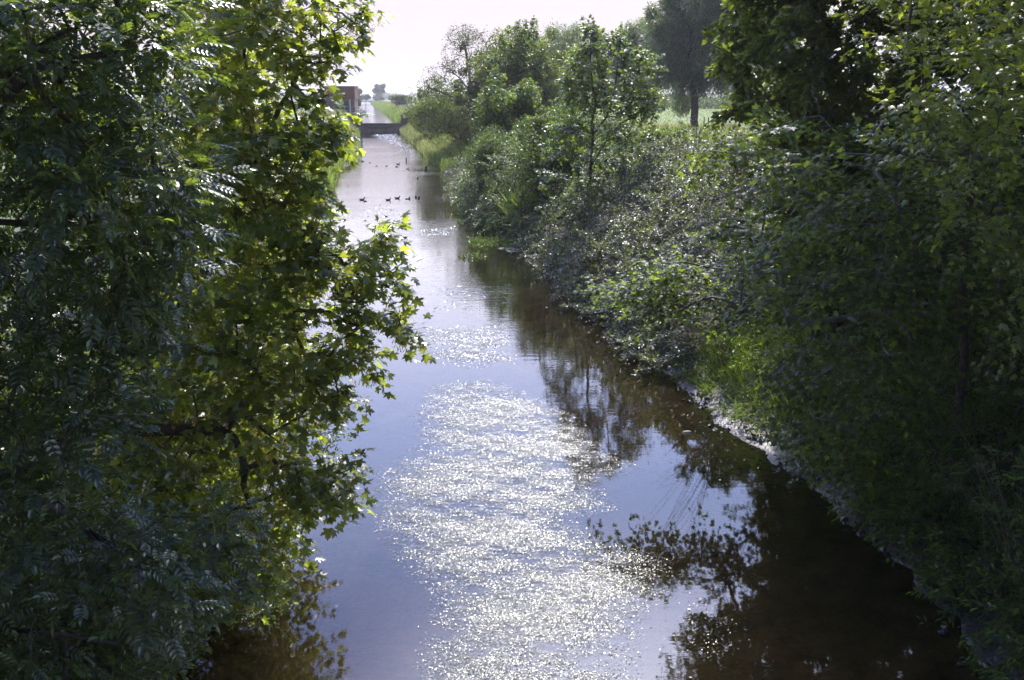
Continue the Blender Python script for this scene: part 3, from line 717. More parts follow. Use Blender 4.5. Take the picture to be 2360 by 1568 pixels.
D = norm(tipdirs(P,pa,tips)*.5+np.array([0,0,.4])+R.normal(0,.4,(len(tips),3)))
b = Buf(); b.add(*spray(MAPLE_L, P[tips]-D*.2, D, 13, .6, .23, droop=.2, tilt=.6)); crown(root, b0, b, M['young'])
bush('hawthorn_tree', 'olive hawthorn leaning between the mound and the ragged hawthorn', 'tree', 1130, 100, 345, 200, 96, 18000, M['farleaf'], .23, k=90, sub=.21)
bush('elder_shrub', 'pale-leaved elder at the meadow edge right of the young maple', 'shrub', 1500, 292, 410, 170, 48, 7000, M['young'], .14, k=26)
bush('hawthorn_shrub', 'leafy hawthorn filling in below the open branches of the young maple', 'shrub', 1400, 250, 430, 190, 55, 12000, M['shrub'], .15, k=34, sub=.28)
# thin ash with see-through crown
b0 = gp(float(at_y(1092,300,104)[0]), 104); Y=104
T1 = [line(b0, Yp(1090,220,Y), Yp(1080,170,Y), Yp(1072,110,Y), n=9, wig=.05)]
T1 += [line(T1[0][3], Yp(1110,170,Y), Yp(1122,115,Y), n=6), line(T1[0][3], Yp(1050,170,Y), Yp(1020,165,Y), n=6), line(T1[0][2], Yp(1130,190,Y), Yp(1150,140,Y), n=6), line(T1[0][2], Yp(1030,215,Y), Yp(990,205,Y), n=6)]
q = []
for cu, cv, ru, rv, n in ((1068,88,38,26,70),(1090,115,40,25,30),(1035,130,22,30,18),(1130,95,30,30,16),(1150,120,20,30,10),(1020,165,35,18,26),(985,195,30,14,16),(1060,150,40,25,18),(1003,215,26,10,10)):
    a = R.uniform(0,2*math.pi,n); rr = np.sqrt(R.uniform(0,1,n)); q.append(Yp(cu+ru*rr*np.cos(a), cv+rv*rr*np.sin(a), Y+R.normal(0,1.6,n)))
tg = np.concatenate(q)
root, P, pa, tips = tree('ash_tree', 'thin half-bare ash with a see-through crown against the pale sky', 'tree', b0, T1, tg, M['bark'], .016, .2, seg=1.0)
k = R.random(len(tips)) < .8; D = norm(tipdirs(P,pa,tips)+R.normal(0,.4,(len(tips),3)))
b = Buf(); b.add(*spray(OVAL, P[tips][k]-D[k]*.3, D[k], 26, 1.0, .17, droop=.1, tilt=.8, jitter=2.0)); crown(root, b0, b, M['farleaf'])

# ---- willows along the field
def willow(label, u, vtop, vbot, vbase, w, Y, n, tr=.30, lean=0):
    top, bot = at_y(u, vtop, Y), at_y(u, vbot, Y); c = (top+bot)/2
    b0 = gp(float(at_y(u+lean, vbase, Y)[0]), Y)
    rx = w/2/FD*Y; rzz = (top[2]-bot[2])/2
    root = empty('willow_tree', b0, label, 'tree', 'willows along the field')
    pts, q = lumps(c, (rx, rx, rzz), 110, n, sub=.235, flat=.9, up=.05, shell=.3)
    pts = pts[pts[:,2] > b0[2]+1.7+.5*wob(pts[:,0],pts[:,1],1.3,2)]; q = q[q[:,2] > b0[2]+2.2]
    T = [line(b0, (b0[0],b0[1],b0[2]+2.2), (c[0],c[1],c[2]-rzz*.35), (c[0],c[1],c[2]+rzz*.3), n=9, wig=.08)]
    P, pa, tips = grow(T, q, .05, 1.4)
    bb = Buf(); limb_mesh(bb, P, pa, .03, tr, 7); buf_obj('trunk', bb, M['bark'], root, b0, smooth=True)
    bb = Buf(); dd = norm(pts-c)*np.array([.5,.5,.3]) + np.array([0,0,-.25]) + R.normal(0,.45,(len(pts),3))
    bb.add(*instance(NARROW, pts, dd, UP+R.normal(0,.7,(len(pts),3)), R.uniform(.28,.62,len(pts)))); crown(root, b0, bb, M['willow'])
    return root
willow('big silver willow with a clear dark trunk at the field edge', 1592, -150, 300, 292, 250, 112, 62000, .42, 8)
willow('round-topped pale willow behind the slender young maple', 1292, 45, 262, 285, 215, 150, 46000, .45)
willow('willow half hidden between the young maple and the big willow', 1468, 30, 268, 288, 190, 140, 42000, .45, 15)
willow('tall willow tucked behind the right maple crown', 1742, -130, 278, 285, 300, 118, 60000, .45, 20)
willow('darker willow showing behind the pale round-topped one', 1395, 85, 262, 284, 180, 175, 32000, .45, 0)

# ------------------------------------------------------------------ grasses
def grass(name, label, pts, h, mat, w=1.0, lean=.25, bend=None, cat='grass', kind='stuff', drift=(0,0,0), wid=.028):
    N = len(pts)
    tp = t_blade(wid*w, .3 if bend is None else bend)
    d = np.array([0,0,1.]) + R.normal(0, lean, (N,3))*np.array([1,1,.2]) + np.asarray(drift)
    V, F = instance(tp, pts, d, R.normal(0,1,(N,3))*np.array([1,1,.15])+np.array([0,-.2,0]), h*R.uniform(.55,1.25,N))
    o = mesh_obj(name, V, F, mat)
    return tag(o, label, cat, kind=kind)
def bank(n, y0, y1, o0, o1, side, yp=1.0, clump=.0, seed=0.):
    y = y0+(y1-y0)*R.uniform(0,1,n)**yp; o = R.uniform(o0,o1,n)
    x = xr(y)+o if side > 0 else xl(y)-o
    if clump:
        k = wob(x,y,.9,seed) > -1+clump*1.6; x, y = x[k], y[k]
    return np.stack([x,y,ground(x,y)-.03],-1)
grass('bank_grass', 'tall green grass on the left bank before the brick pump house', bank(16000,40,207,0,7,-1), 1.0, M['grass'], 1.2)
grass('bank_grass', 'pale seeding grass mixed through the far left bank', bank(9000,90,207,.3,7,-1,clump=.4), 1.25, M['paleg'], .9)
grass('bank_grass', 'green grass tufts under the hawthorn mound on the right', bank(14000,95,207,0,5,1,clump=.45,seed=3), 1.05, M['grass'], 1.3)
grass('bank_grass', 'pale grass tufts leaning over the right water edge', bank(7000,110,207,0,5,1,clump=.4,seed=6), 1.2, M['paleg'], 1.0)
grass('bank_grass', 'grass slopes lining the straight channel above the weir', np.concatenate([bank(14000,209,700,0,6,-1,1.6), bank(22000,209,900,0,9,1,1.6)]), 1.1, M['grass'], 3.0)
grass('bank_grass', 'rusty seed heads on the slope above the weir', bank(5000,212,420,3.5,10,1,1.3), 1.3, M['paleg'], 2.4)
grass('meadow_grass', 'tall pale meadow grass between the brambles and the field', bank(26000,40,125,8,34,1,1.3,.25,2), 1.0, M['meadow'], 1.0)
grass('meadow_grass', 'fresh green reeds standing in the meadow grass', np.concatenate([bank(12000,44,95,9,26,1,1.2,.75,4), bank(9000,33,62,8,18,1,1,.5,2)]), 1.6, M['reed'], 1.2)
grass('crop_leaves', 'low green crop rows in the field beyond the willows', bank(22000,120,330,16,130,1), .45, M['crop'], 3.5, lean=.8, cat='crop')
grass('bank_grass', 'sunlit green grass tufts above the wet mud on the right', bank(5200,15,26,1.0,5.0,1,1,.45,7), .75, M['grass'], .55, lean=.4)
grass('bank_grass', 'shaded grass beside the near right mud', bank(2200,8,15,.9,4.0,1,1,.4,1), .6, M['grass'], .5, lean=.45)
grass('bank_grass', 'grass at the left water edge beneath the sycamore', bank(2600,9,24,.1,3.5,-1,1,.2,1), .55, M['grass'], .5, lean=.45)
pts = bank(900,48.5,52.5,.4,4.5,1)
p0 = at_y(1235, 480, 53); n = 900
n = 420; pts = np.stack([p0[0]+R.normal(0,.62,n), 50.5+R.normal(0,.5,n), np.full(n,at_y(1235,492,50.5)[2])+R.normal(0,.1,n)],-1)
tag(grass('reed_clump', None, pts, 1.45, M['reed'], .8, lean=.30, bend=.5, kind='thing', drift=(-.25,0,0)), 'bright reed clump with long arching blades beside the sallow bush', 'reeds')

# water plants on the little bar
n = 520
u = R.uniform(1080,1235,n); v = 563+R.normal(0,5,n)-(u-1150)*.02; p = on_z(u,v)
root = empty('watercress_clump', tuple(on_z(1160,563)), 'bright leafy water plants on the low bar beside the duck', 'plant')
b = Buf(); q = np.repeat(p,5,0)+R.normal(0,.09,(n*5,3)); q[:,2] = np.abs(R.normal(0,.085,n*5))+.02
b.add(*cloud(OVAL, q, .105, (0,-.1,.6), 1.0, .8)); crown(root, tuple(on_z(1160,563)), b, M['cress'], 'foliage')
for (uu, vv, hh) in ((1112,563,.5),(1140,560,.55),(1165,560,.5),(1225,566,.7),(1185,560,.4)):
    pass
n = 160; u = R.uniform(1056,1120,n); v = 592+R.normal(0,3,n); p = on_z(u,v); p[:,2] = R.uniform(.01,.1,n)
tag(mesh_obj('floating_leaves', *cloud(OVAL, p, .14, (0,0,.2), 1.0, .4), M['cress']), 'small ragged raft of water plants in open water below the bar', 'plant')

# mud bar
def mudbar(poly, hmax, label):
    poly3 = [tuple(x) for x in poly]; a = np.array(poly3); us = np.linspace(a[:,0].min(),a[:,0].max(),46); vs = np.linspace(a[:,1].min(),a[:,1].max(),22)
    U, Vv = np.meshgrid(us, vs); e = np.where(inside(U,Vv,poly3), edge_dist(U,Vv,poly3), 0); p = on_z(U, Vv)
    p[...,2] = -.05 + (hmax+.05)*np.clip(e/6,0,1)**.7 + .035*wob(p[...,0],p[...,1],3.1,1)*np.clip(e/6,0,1)
    k = np.arange(U.size).reshape(U.shape); q = np.stack([k[1:,:-1],k[1:,1:],k[:-1,1:],k[:-1,:-1]],-1).reshape(-1,4)
    return tag(mesh_obj('mud_bank', p.reshape(-1,3), q, M['wetmud'], smooth=True), label, 'mud', kind='structure')
M['wetmud'] = noise_mat('wet_mud', (.03,.026,.024), (.08,.07,.06), 5, .38, .5, 1.0, bscale=12, dist=.08)
mudbar([(1120,572),(1160,566),(1235,568),(1262,600),(1265,640),(1230,620),(1200,592),(1150,580)], .012, 'low wet mud bar shining at the foot of the bramble slope')

# clods of mud along the near right waterline
n = 520; y = R.uniform(9,26,n); o = R.normal(.22,.28,n).clip(-.25,1.0); x = xr(y)+o
cl = np.stack([x,y,np.where(o<0,-.02,ground(x,y))],-1); sz = .018+.03*R.exponential(1,n).clip(0,2.4)
cv = np.array([(1,0,0),(0,1,0),(-1,0,0),(0,-1,0),(0,0,.8),(0,0,-.6)],float); cf = np.array([[0,1,4],[1,2,4],[2,3,4],[3,0,4],[1,0,5],[2,1,5],[3,2,5],[0,3,5]])
d = R.normal(0,1,(n,3))*np.array([1,1,.2])
tag(mesh_obj('mud_clods', *instance((cv,cf), cl, d, UP+R.normal(0,.4,(n,3)), sz), M['wetmud'], smooth=False), 'dark clods of mud strewn along the right waterline', 'mud', kind='stuff')
grass('bank_grass', 'thin trailing grass hanging over the right mud edge', bank(1500,9,27,.25,1.3,1,1,.35,9), .5, M['grass'], .35, lean=.7, drift=(-.5,0,-.2))
# dead stalks
def stalks(label, base, tips, n, spread, r=.006):
    b = Buf(); base = np.asarray(base, float)
    for i in range(n):
        t = np.asarray(tips[i % len(tips)], float) + R.normal(0, spread, 3)
        s = base + R.normal(0,.18,3)*np.array([1,1,.3]); m = (s+t)/2 + np.array([0,0,.22*np.linalg.norm(t-s)])*R.uniform(.3,1)
        tt = np.linspace(0,1,7)[:,None]; P = (1-tt)**2*s + 2*tt*(1-tt)*m + tt**2*t
        tube(b, P, np.linspace(r, r*.4, 7), 4)
    o = buf_obj('dead_stalks', b, M['twig'], None, tuple(base)); return tag(o, label, 'plant', 'dead stalks on the right bank')
stalks('tan dead stalks arching towards the water under the sunlit bough', on_z(1690,835,.6), [at_y(1480,735,19.5),at_y(1500,760,19.5),at_y(1530,715,20),at_y(1590,720,20),at_y(1560,790,19)], 15, .25, .006)
stalks('few bent straws over the mud at the grass tuft', on_z(1800,960,.6), [at_y(1690,925,17),at_y(1720,915,17),at_y(1735,950,17)], 9, .15, .005)
stalks('upright dry stalks in the dark near right corner', on_z(2330,1290,1.3), [at_y(2180,1010,11.5),at_y(2240,1000,11.5),at_y(2300,1020,11.5),at_y(2210,1150,11),at_y(2230,1330,10.5)], 14, .18, .003)
stalks('thin reed stems with brown plumes at the bramble foot', gp(float(xr(25.))+2.5,25), [at_y(1525,580,25),at_y(1545,560,25),at_y(1590,600,25)], 7, .15, .008)

# ------------------------------------------------------------------ floating weed
WEED = leaf_mat('wet_weed', (.035,.05,.02), (.06,.08,.02), .28, .8, .12, .5)
def weed(poly, dens, soft, label, name='floating_weed', size=(.008,.021), tilt=.17, dz=.006, streak=True, w=.28):
    P = np.array([on_z(u,v)[:2] for u,v in poly]); lo, hi = P.min(0), P.max(0)
    n = int(dens*np.prod(hi-lo)); x = R.uniform(lo[0],hi[0],n); y = R.uniform(lo[1],hi[1],n)
    pp = [tuple(q) for q in P]
    ins = inside(x,y,pp); e = np.where(ins, edge_dist(x,y,pp), 0)
    pr = np.clip(e/soft,0,1)**1.2 * np.clip(.55+.6*wob(x*.9+y*.35,y*1.6-x*.5,1.3,1.3)+.45*wob(x*1.3-y*.6,y*3.1+x*.7,2.9,4)+.4*wob(x*2+y,y*4-x*1.3,4.7,2)+R.normal(0,.12,n),.03,1)
    k = ins & (R.random(n) < pr) & (x < xr(y)-.1) & (x > xl(y)+.1); x, y = x[k], y[k]; n = len(x)
    ang = R.normal(.9, .75, n); d = np.stack([np.cos(ang), np.sin(ang), R.normal(0,tilt,n)],-1)
    V = np.array([(0,0,0),(w,.45,.02),(0,1,0),(-w,.55,.02)],float); F = np.array([[0,1,2],[0,2,3]])
    nh = UP+R.normal(0,tilt,(n,3)) + .11*np.stack([wob(x+y*.3,y*1.7-x*.6,3.,1)+.5*wob(x*2-y,y*3+x,4.1,3),wob(x+5-y*.4,y*1.9+x*.5,3.3,2)+.5*wob(x*2+y*.7,y*3-x,5.1,6),0*x],-1); pos = np.stack([x,y,np.abs(R.normal(0,dz*.6,n))+dz],-1)
    s = size[0] + (size[1]-size[0])*R.exponential(.42,n).clip(0,2.2)
    o = mesh_obj(name, *instance((V,F), pos, d, nh, s), WEED); return tag(o, label, 'water weed', kind='stuff')
MAINP = [(985,885),(1120,872),(1215,900),(1330,955),(1400,1035),(1505,1083),(1400,1115),(1440,1180),(1340,1200),(1400,1245),(1560,1285),(1540,1380),(1490,1450),(1500,1640),(940,1700),(955,1460),(985,1380),(890,1290),(850,1225),(858,1085),(960,1020),(935,960)]
weed(MAINP, 24000, 1.0, 'glittering mat of floating weed in the near river')
weed([(950,755),(1185,745),(1200,840),(1085,856),(975,835)], 6500, 1.2, 'smaller glittering weed patch upstream of the main mat', size=(.012,.034))
weed([(960,655),(1120,640),(1140,720),(970,730)], 140, 1.6, 'thin scatter of weed on the rippled reach', size=(.03,.09))
weed([(960,530),(1062,520),(1050,545),(965,545)], 1000, .8, 'bright weed streak beside the dark reflection', size=(.03,.08))
weed([(800,470),(960,462),(970,510),(770,520)], 25, 2.5, 'faint weed specks near the dabbling ducks', size=(.05,.14))
weed([(845,312),(915,308),(985,368),(992,382),(955,372),(900,335),(880,330)], 60, 3.0, 'pale scum rafts on the water below the weir', size=(.10,.4), tilt=.05, w=.3)
weed([(1480,1290),(1625,1290),(1740,1420),(1760,1568),(1480,1568)], 700, .9, 'scattered dark weed fragments at the edge of the mat', size=(.012,.03))

# ------------------------------------------------------------------ weir, pump house
def brick_mat(name, c1, c2, mortar, sc=1.0):
    m, nt, out = nodes_of(name); L = nt.links.new
    tc = nn(nt, 'ShaderNodeTexCoord'); mp = nn(nt, 'ShaderNodeMapping'); L(tc.outputs['Object'], mp.inputs[0]); mp.inputs['Rotation'].default_value = (math.radians(90),0,0)
    bt_ = nn(nt, 'ShaderNodeTexBrick', Scale=sc); L(mp.outputs[0], bt_.inputs['Vector'])
    bt_.inputs['Color1'].default_value = (*c1,1); bt_.inputs['Color2'].default_value = (*c2,1); bt_.inputs['Mortar'].default_value = (*mortar,1)
    bt_.inputs['Brick Width'].default_value = .45; bt_.inputs['Row Height'].default_value = .15; bt_.inputs['Mortar Size'].default_value = .012
    p = nn(nt, 'ShaderNodeBsdfPrincipled', Roughness=.85); L(bt_.outputs['Color'], p.inputs['Base Color']); L(p.outputs[0], out.inputs[0]); return m
M['brick'] = brick_mat('red_brick', (.27,.075,.038), (.21,.055,.03), (.21,.13,.09))
M['brick2'] = brick_mat('brown_brick', (.24,.13,.09), (.20,.10,.07), (.27,.22,.18))
M['concrete'] = noise_mat('concrete', (.14,.135,.13), (.24,.23,.22), 1.2, .9, .2, .3)
M['darkcon'] = noise_mat('stained_concrete', (.05,.045,.045), (.11,.10,.10), .9, .8, .3, .4)
M['timber'] = noise_mat('wet_timber', (.022,.02,.022), (.06,.052,.05), 1.6, .6, .3, .4)
M['steel'] = noise_mat('galvanised_steel', (.30,.31,.33), (.42,.43,.45), 4, .45, .5, 0)
M['white'] = noise_mat('white_paint', (.72,.72,.72), (.82,.82,.82), 3, .5, .4, 0)
M['black'] = noise_mat('black_paint', (.02,.02,.02), (.04,.04,.04), 3, .5, .4, 0)
M['door'] = noise_mat('dark_steel_door', (.035,.04,.055), (.06,.065,.08), 2, .5, .4, 0)
M['rust'] = noise_mat('dark_steel', (.04,.036,.036), (.08,.07,.065), 3, .6, .4, 0)

def X_(u, Y): return (u-CU)/FD*Y*1.0 * ((CP + (CV-250)/FD*SP)**-1 if False else 1)
def XY(u, v, Y): p = at_y(u, v, Y); return p[0], p[2]
YB = 216.0
xR, zT = XY(816.6, 200.5, YB); xL, zLft = XY(748, 197, YB); _, zb = XY(816, 257, YB); zb -= .6
cx = (xL+xR)/2; wd = xR-xL
o0 = (cx, YB, zb)
root = empty('pump_house', o0, 'flat-roofed red brick pump house behind the left abutment', 'building')
b = Buf(); hU = (zT-zb)*.42
box(b, (cx, YB+2.5, zT-hU/2), (wd, 5.2, hU)); buf_obj('upper_wall', b, M['brick'], root, o0)
b = Buf(); hl = zT-hU-zb
dw = 2.7; x1 = xR-.12-1.35
box(b, (xR-.12-.675, YB+2.6, zb+hl/2), (1.35, 4.9, hl)); box(b, (xL+ (x1-dw-xL)/2+.06, YB+2.6, zb+hl/2), (x1-dw-xL-.12, 4.9, hl)); box(b, (x1-dw/2, YB+4, zb+hl/2), (dw, 2.0, hl)); box(b, (x1-dw/2, YB+1.6, zb+hl-.3), (dw, 2.9, .6))
buf_obj('lower_wall', b, M['brick2'], root, o0)
b = Buf(); box(b, (x1-dw/2, YB+.9, zb+(hl-.6)/2), (dw-.02, .12, hl-.62)); 
for k in range(6): box(b, (x1-dw/2, YB+.83, zb+.35+k*(hl-1)/6), (dw-.06, .03, .05))
buf_obj('door', b, M['door'], root, o0)
b = Buf(); box(b, (cx, YB+2.5, zT+.07), (wd+.16, 5.36, .14)); buf_obj('roof', b, M['concrete'], root, o0)

# abutments
aL, zA = XY(806, 261.5, WY); aR, _ = XY(827, 262, WY)
def abut(x0, x1, zt, label, tallback):
    c = ((x0+x1)/2, WY+1.2, 0); r_ = empty('weir_abutment', (c[0],c[1],-.5), label, 'weir wall', 'weir abutments'); o = (c[0],c[1],-.5)
    b = Buf(); box(b, (c[0],c[1],(zt-.42-.5)/2-.0), (x1-x0, 3.0, zt-.42+.5)); buf_obj('wall', b, M['darkcon'], r_, o)
    b = Buf(); box(b, (c[0],c[1],zt-.21), (x1-x0+.1, 3.1, .418)); buf_obj('coping', b, M['concrete'], r_, o)
    return r_
xa0, zA = XY(800, 261.8, WY-.3); xa1, _ = XY(826.5, 262, WY-.3)
abut(xa0-3, xa1, zA, 'dark left abutment carrying the steel railing', True)
xb0, zBb = XY(923.5, 264, WY-.3); xb1, _ = XY(945, 264, WY)
abut(xb0, xb1+2, zBb, 'lower right abutment half hidden by bushes', False)
# gate
xg0, zg = XY(826.8, 285, WY+.4); xg1, _ = XY(922, 285, WY+.4)
og = ((xg0+xg1)/2, WY+.4, -.4)
root = empty('weir_gate', og, 'dark timber weir gate of wide horizontal boards across the river', 'weir')
b = Buf(); hb = (zg+.4)/4
for k in range(4): box(b, (og[0], WY+.4+(.05 if k % 2 else 0)-.03*k, -.4+hb*(k+.5)), (xg1-xg0, .25, hb-.03))
buf_obj('boards', b, M['timber'], root, og)
b = Buf(); box(b, (og[0], WY+.36, zg+.03), (xg1-xg0, .4, .06)); buf_obj('crest', b, M['timber'], root, og)
# railing
zr = zA
root = empty('railing', ((xa0+xa1)/2, WY, zr), 'grey tubular railing along the left abutment edge', 'railing'); oR = ((xa0+xa1)/2, WY, zr)
xr0 = xa0-3; pts_ = [(xr0,WY-.2),(xa1-.75,WY-.2),(xa1-.35,WY-.2),(xa1-.35,WY+6)]
b = Buf()
for zz in (.62,1.28):
    tube(b, [(x,y,zr+zz) for x,y in pts_], .04, 6)
buf_obj('rails', b, M['steel'], root, oR)
for (x,y) in [(xr0+.1,WY-.2),(xr0+2.4,WY-.2),(xa1-.75,WY-.2),(xa1-.35,WY-.2),(xa1-.35,WY+3),(xa1-.35,WY+6)]:
    b = Buf(); tube(b, [(x,y,zr),(x,y,zr+1.33)], .055, 6); buf_obj('post', b, M['steel'], root, oR)
# gauge boards
def gauge(u, v0, v1, Y, label, w=.22):
    x, z1 = XY(u, v0, Y); _, z0 = XY(u, v1, Y); z0 = min(z0, float(ground(np.array(x), np.array(Y)))) if False else z0
    r_ = empty('gauge_board', (x,Y,z0), label, 'gauge board', 'white gauge boards by the weir'); o = (x,Y,z0)
    b = Buf(); box(b, (x,Y,(z0+z1)/2), (w,.06,z1-z0)); buf_obj('board', b, M['white'], r_, o)
    b = Buf(); k = 0; z = z0+.15
    while z < z1-.1:
        box(b, (x-w*.22,Y-.033,z), (w*.45,.01,.07)); z += .2
    buf_obj('stripes', b, M['black'], r_, o)
    b = Buf(); tube(b, [(x+w*.35,Y+.08,z0-.8),(x+w*.35,Y+.08,z1+.02)], .05, 6); buf_obj('post', b, M['steel'], r_, o)
gauge(805.8, 230, 261, WY-.5, 'white gauge board standing at the pump house railing', .30)
gauge(938.3, 232.5, 262, WY+3, 'tall white gauge board above the right abutment', .26)
# white fender pipe beside the gate
x0, z0 = XY(831.5, 276, WY+1.6); x1_, z1 = XY(832.3, 251, WY+2.5)
root = empty('gate_ram', (x0,WY+1.6,z0-1.2), 'white hydraulic ram leaning beside the weir gate', 'gate ram'); oG = (x0,WY+1.6,z0-1.2)
b = Buf(); tube(b, [(x0,WY+1.6,z0),(x0*.6+x1_*.4,WY+1.95,z0*.6+z1*.4),(x1_,WY+2.5,z1)], [.13,.2,.17], 8); buf_obj('cylinder', b, M['white'], root, oG)
b = Buf(); tube(b, [(x0-.02,WY+1.5,z0-1.3),(x0,WY+1.6,z0+.05)], .08, 6); box(b, (x0,WY+1.5,z0-.5), (.45,.4,.5)); buf_obj('mount', b, M['rust'], root, oG)
# post in the water
p = on_z(936,372); b = Buf(); tube(b, [(p[0],p[1],-.4),(p[0],p[1],.32),(p[0]+.02,p[1],.38)], [.07,.065,.04], 7)
tag(buf_obj('mooring_post', b, M['timber'], None, tuple(p)), 'dark wooden post standing in the water near the scum rafts', 'post')
p = on_z(981,390); b = Buf(); tube(b, [(p[0],p[1],-.4),(p[0]+.03,p[1],.2),(p[0]+.05,p[1],.3)], [.13,.12,.07], 7)
tag(buf_obj('broken_stump', b, M['timber'], None, tuple(p)), 'short dark stump at the right water edge', 'post')
# field fence posts
for u in (1622,1632,1643,1655,1668):
    p = at_y(u, 281, 120+R.uniform(-2,2)); z = float(ground(p[0],p[1])); b = Buf(); tube(b, [(p[0],p[1],z-.2),(p[0],p[1],z+1.7)], [.07,.06], 6)
    tag(buf_obj('fence_post', b, M['bark'], None, (p[0],p[1],z)), 'thin dark fence post in the grass right of the big willow', 'post', 'field fence posts')
# ragwort
n = 700; u = 1683+R.normal(0,14,n); Y = 100+R.normal(0,2,n); p = at_y(u, 262+R.normal(0,3,n), Y); x0 = p.mean(0); gz = float(ground(x0[0],x0[1]))
p[:,2] = gz + .9 + R.normal(0,.22,n)
root = empty('ragwort_patch', (x0[0],x0[1],gz), 'yellow flowering ragwort patch at the field edge', 'flowers'); oo = (x0[0],x0[1],gz)
b = Buf(); b.add(*cloud(OVAL, p, .16, (0,0,.6), 1, .5)); tag(crown(root, oo, b, M['flower'], 'flowers'), kind='stuff')
b = Buf(); q = p.copy(); q[:,2] = gz; b.add(*instance(t_blade(.02,.1), q, np.tile([0,0,1.],(n,1))+R.normal(0,.1,(n,3)), R.normal(0,1,(n,3)), .95)); crown(root, oo, b, M['grass'], 'foliage')

# rubble
def icos():
    t = (1+5**.5)/2
    V = norm(np.array([(-1,t,0),(1,t,0),(-1,-t,0),(1,-t,0),(0,-1,t),(0,1,t),(0,-1,-t),(0,1,-t),(t,0,-1),(t,0,1),(-t,0,-1),(-t,0,1)],float))
    F = [(0,11,5),(0,5,1),(0,1,7),(0,7,10),(0,10,11),(1,5,9),(5,11,4),(11,10,2),(10,7,6),(7,1,8),(3,9,4),(3,4,2),(3,2,6),(3,6,8),(3,8,9),(4,9,5),(2,4,11),(6,2,10),(8,6,7),(9,8,1)]
    V = list(V); F2 = []; c = {}
    def mid(a, b_):
        k = (min(a,b_),max(a,b_))
        if k not in c: V.append(norm((V[a]+V[b_])/2)); c[k] = len(V)-1
        return c[k]
    for a,b_,d in F:
        x,y,z = mid(a,b_),mid(b_,d),mid(d,a); F2 += [(a,x,z),(b_,y,x),(d,z,y),(x,y,z)]
    return np.array(V), np.array(F2)
IV, IF = icos()
M['stone'] = noise_mat('rubble_stone', (.22,.19,.17), (.42,.38,.35), 3, .8, .3, .4)
for i in range(22):
    u, v = R.uniform(1030,1062), R.uniform(398,428); Yq = 7/(v-225)*FD
    p = on_z(u, v); p[0] = max(p[0], float(xr(p[1]))+R.uniform(-.2,.9)); p[2] = float(ground(p[0],p[1]))+.05
    s = R.uniform(.18,.42); V = IV*(1+.28*R.normal(0,1,(len(IV),1)).clip(-1,1))*s*np.array([1.2,1,.75])
    tag(mesh_obj('rubble_stone', V+p, IF, M['stone'], None, tuple(p)), 'pale rubble stone heaped at the right water edge', 'stone', 'rubble heap at the water edge')

# floating feather and modelled glint
p = on_z(598,1412)
b = Buf(); tt = np.linspace(0,1,9); P = np.stack([p[0]-.13+.26*tt, p[1]-.16+.34*tt, .012+.012*np.sin(tt*3)],-1); tube(b, P, .004, 4)
side_ = np.array([.8,-.6,0])
for k in range(8):
    for s in (-1,1):
        a = P[k]; e = a + (np.array([.05,.06,.0])+s*side_*.045*math.sin(.5+2.3*k/8)); b.add([a, P[k+1], e], [[0,1,2]])
tag(buf_obj('floating_feather', b, M['white'], None, tuple(p)), 'white feather floating by the left reflections', 'feather')
p = on_z(1583,997); b = Buf(); tube(b, [p+np.array([-.09,0,.01]),p+np.array([.03,.02,.015]),p+np.array([.045,.02,.015]),p+np.array([.085,.03,.015])], [.022,.024,.012,.010], 8)  # white tube added in place of a bright glint on the water
tag(buf_obj('water_glint', b, M['white'], None, tuple(p)), 'small white tube standing in for a glint on the brown shallows', 'modelled glint')

# ------------------------------------------------------------------ far things
bush('hawthorn_bush', 'dark rounded bush on the grassy slope above the weir', 'shrub', 921, 212, 250, 50, 330, 7000, M['farleaf'], .38, k=24)
bush('fir_sapling', 'small narrow conifer beside the hazy horizon', 'tree', 968, 214, 240, 13, 260, 1600, M['farleaf'], .3, k=12)
bush('field_tree', 'lone spreading tree on the horizon right of the footbridge', 'tree', 873, 189, 226, 42, 820, 5200, M['farleaf'], .85, k=20, stems=1, sub=.33)
bush('hedge_bush', 'dark hedge bush at the foot of the lone tree', 'shrub', 872, 218, 235, 36, 800, 3200, M['farleaf'], .8, k=14)
bush('field_tree', 'bushy tree just behind the pump house wall', 'tree', 826, 203, 232, 22, 520, 3600, M['farleaf'], .6, k=16)
bush('hedge_bush', 'hedge bush left of the footbridge end', 'shrub', 842, 216, 236, 30, 640, 3600, M['farleaf'], .65, k=14)
bush('hedge_bush', 'olive bush overhanging the far left bank', 'shrub', 824, 222, 252, 20, 300, 3000, M['farleaf'], .36, k=14)
bush('hedge_bush', 'grey-green bush seen between sycamore leaves and the pump house', 'shrub', 735, 214, 236, 90, 420, 5000, M['farleaf'], .6, k=20, depth=3)
# footbridge
YF = 940; xa, zF = XY(832, 233.5, YF); xb, _ = XY(866, 233.5, YF); of = ((xa+xb)/2, YF, UZ)
root = empty('footbridge', of, 'low grey footbridge spanning the far channel', 'bridge')
b = Buf(); box(b, (of[0],YF,zF-.45), (xb-xa+6,3,.9)); buf_obj('deck', b, M['concrete'], root, of)
b = Buf()
for zz in (.7,1.5,2.2): box(b, (of[0],YF-1.4,zF+zz), (xb-xa+6,.12,.16))
buf_obj('railing', b, M['steel'], root, of)
for k in range(9):
    b = Buf(); box(b, (xa-2+(xb-xa+4)*k/8,YF-1.4,zF+1.12), (.18,.14,2.24)); buf_obj('post', b, M['steel'], root, of)
for s in (xa-1,xb+1):
    b = Buf(); box(b, (s,YF,(zF-.9+UZ)/2-.5), (2,2.6,zF-.9-UZ+1.0)); buf_obj('pier', b, M['concrete'], root, of)
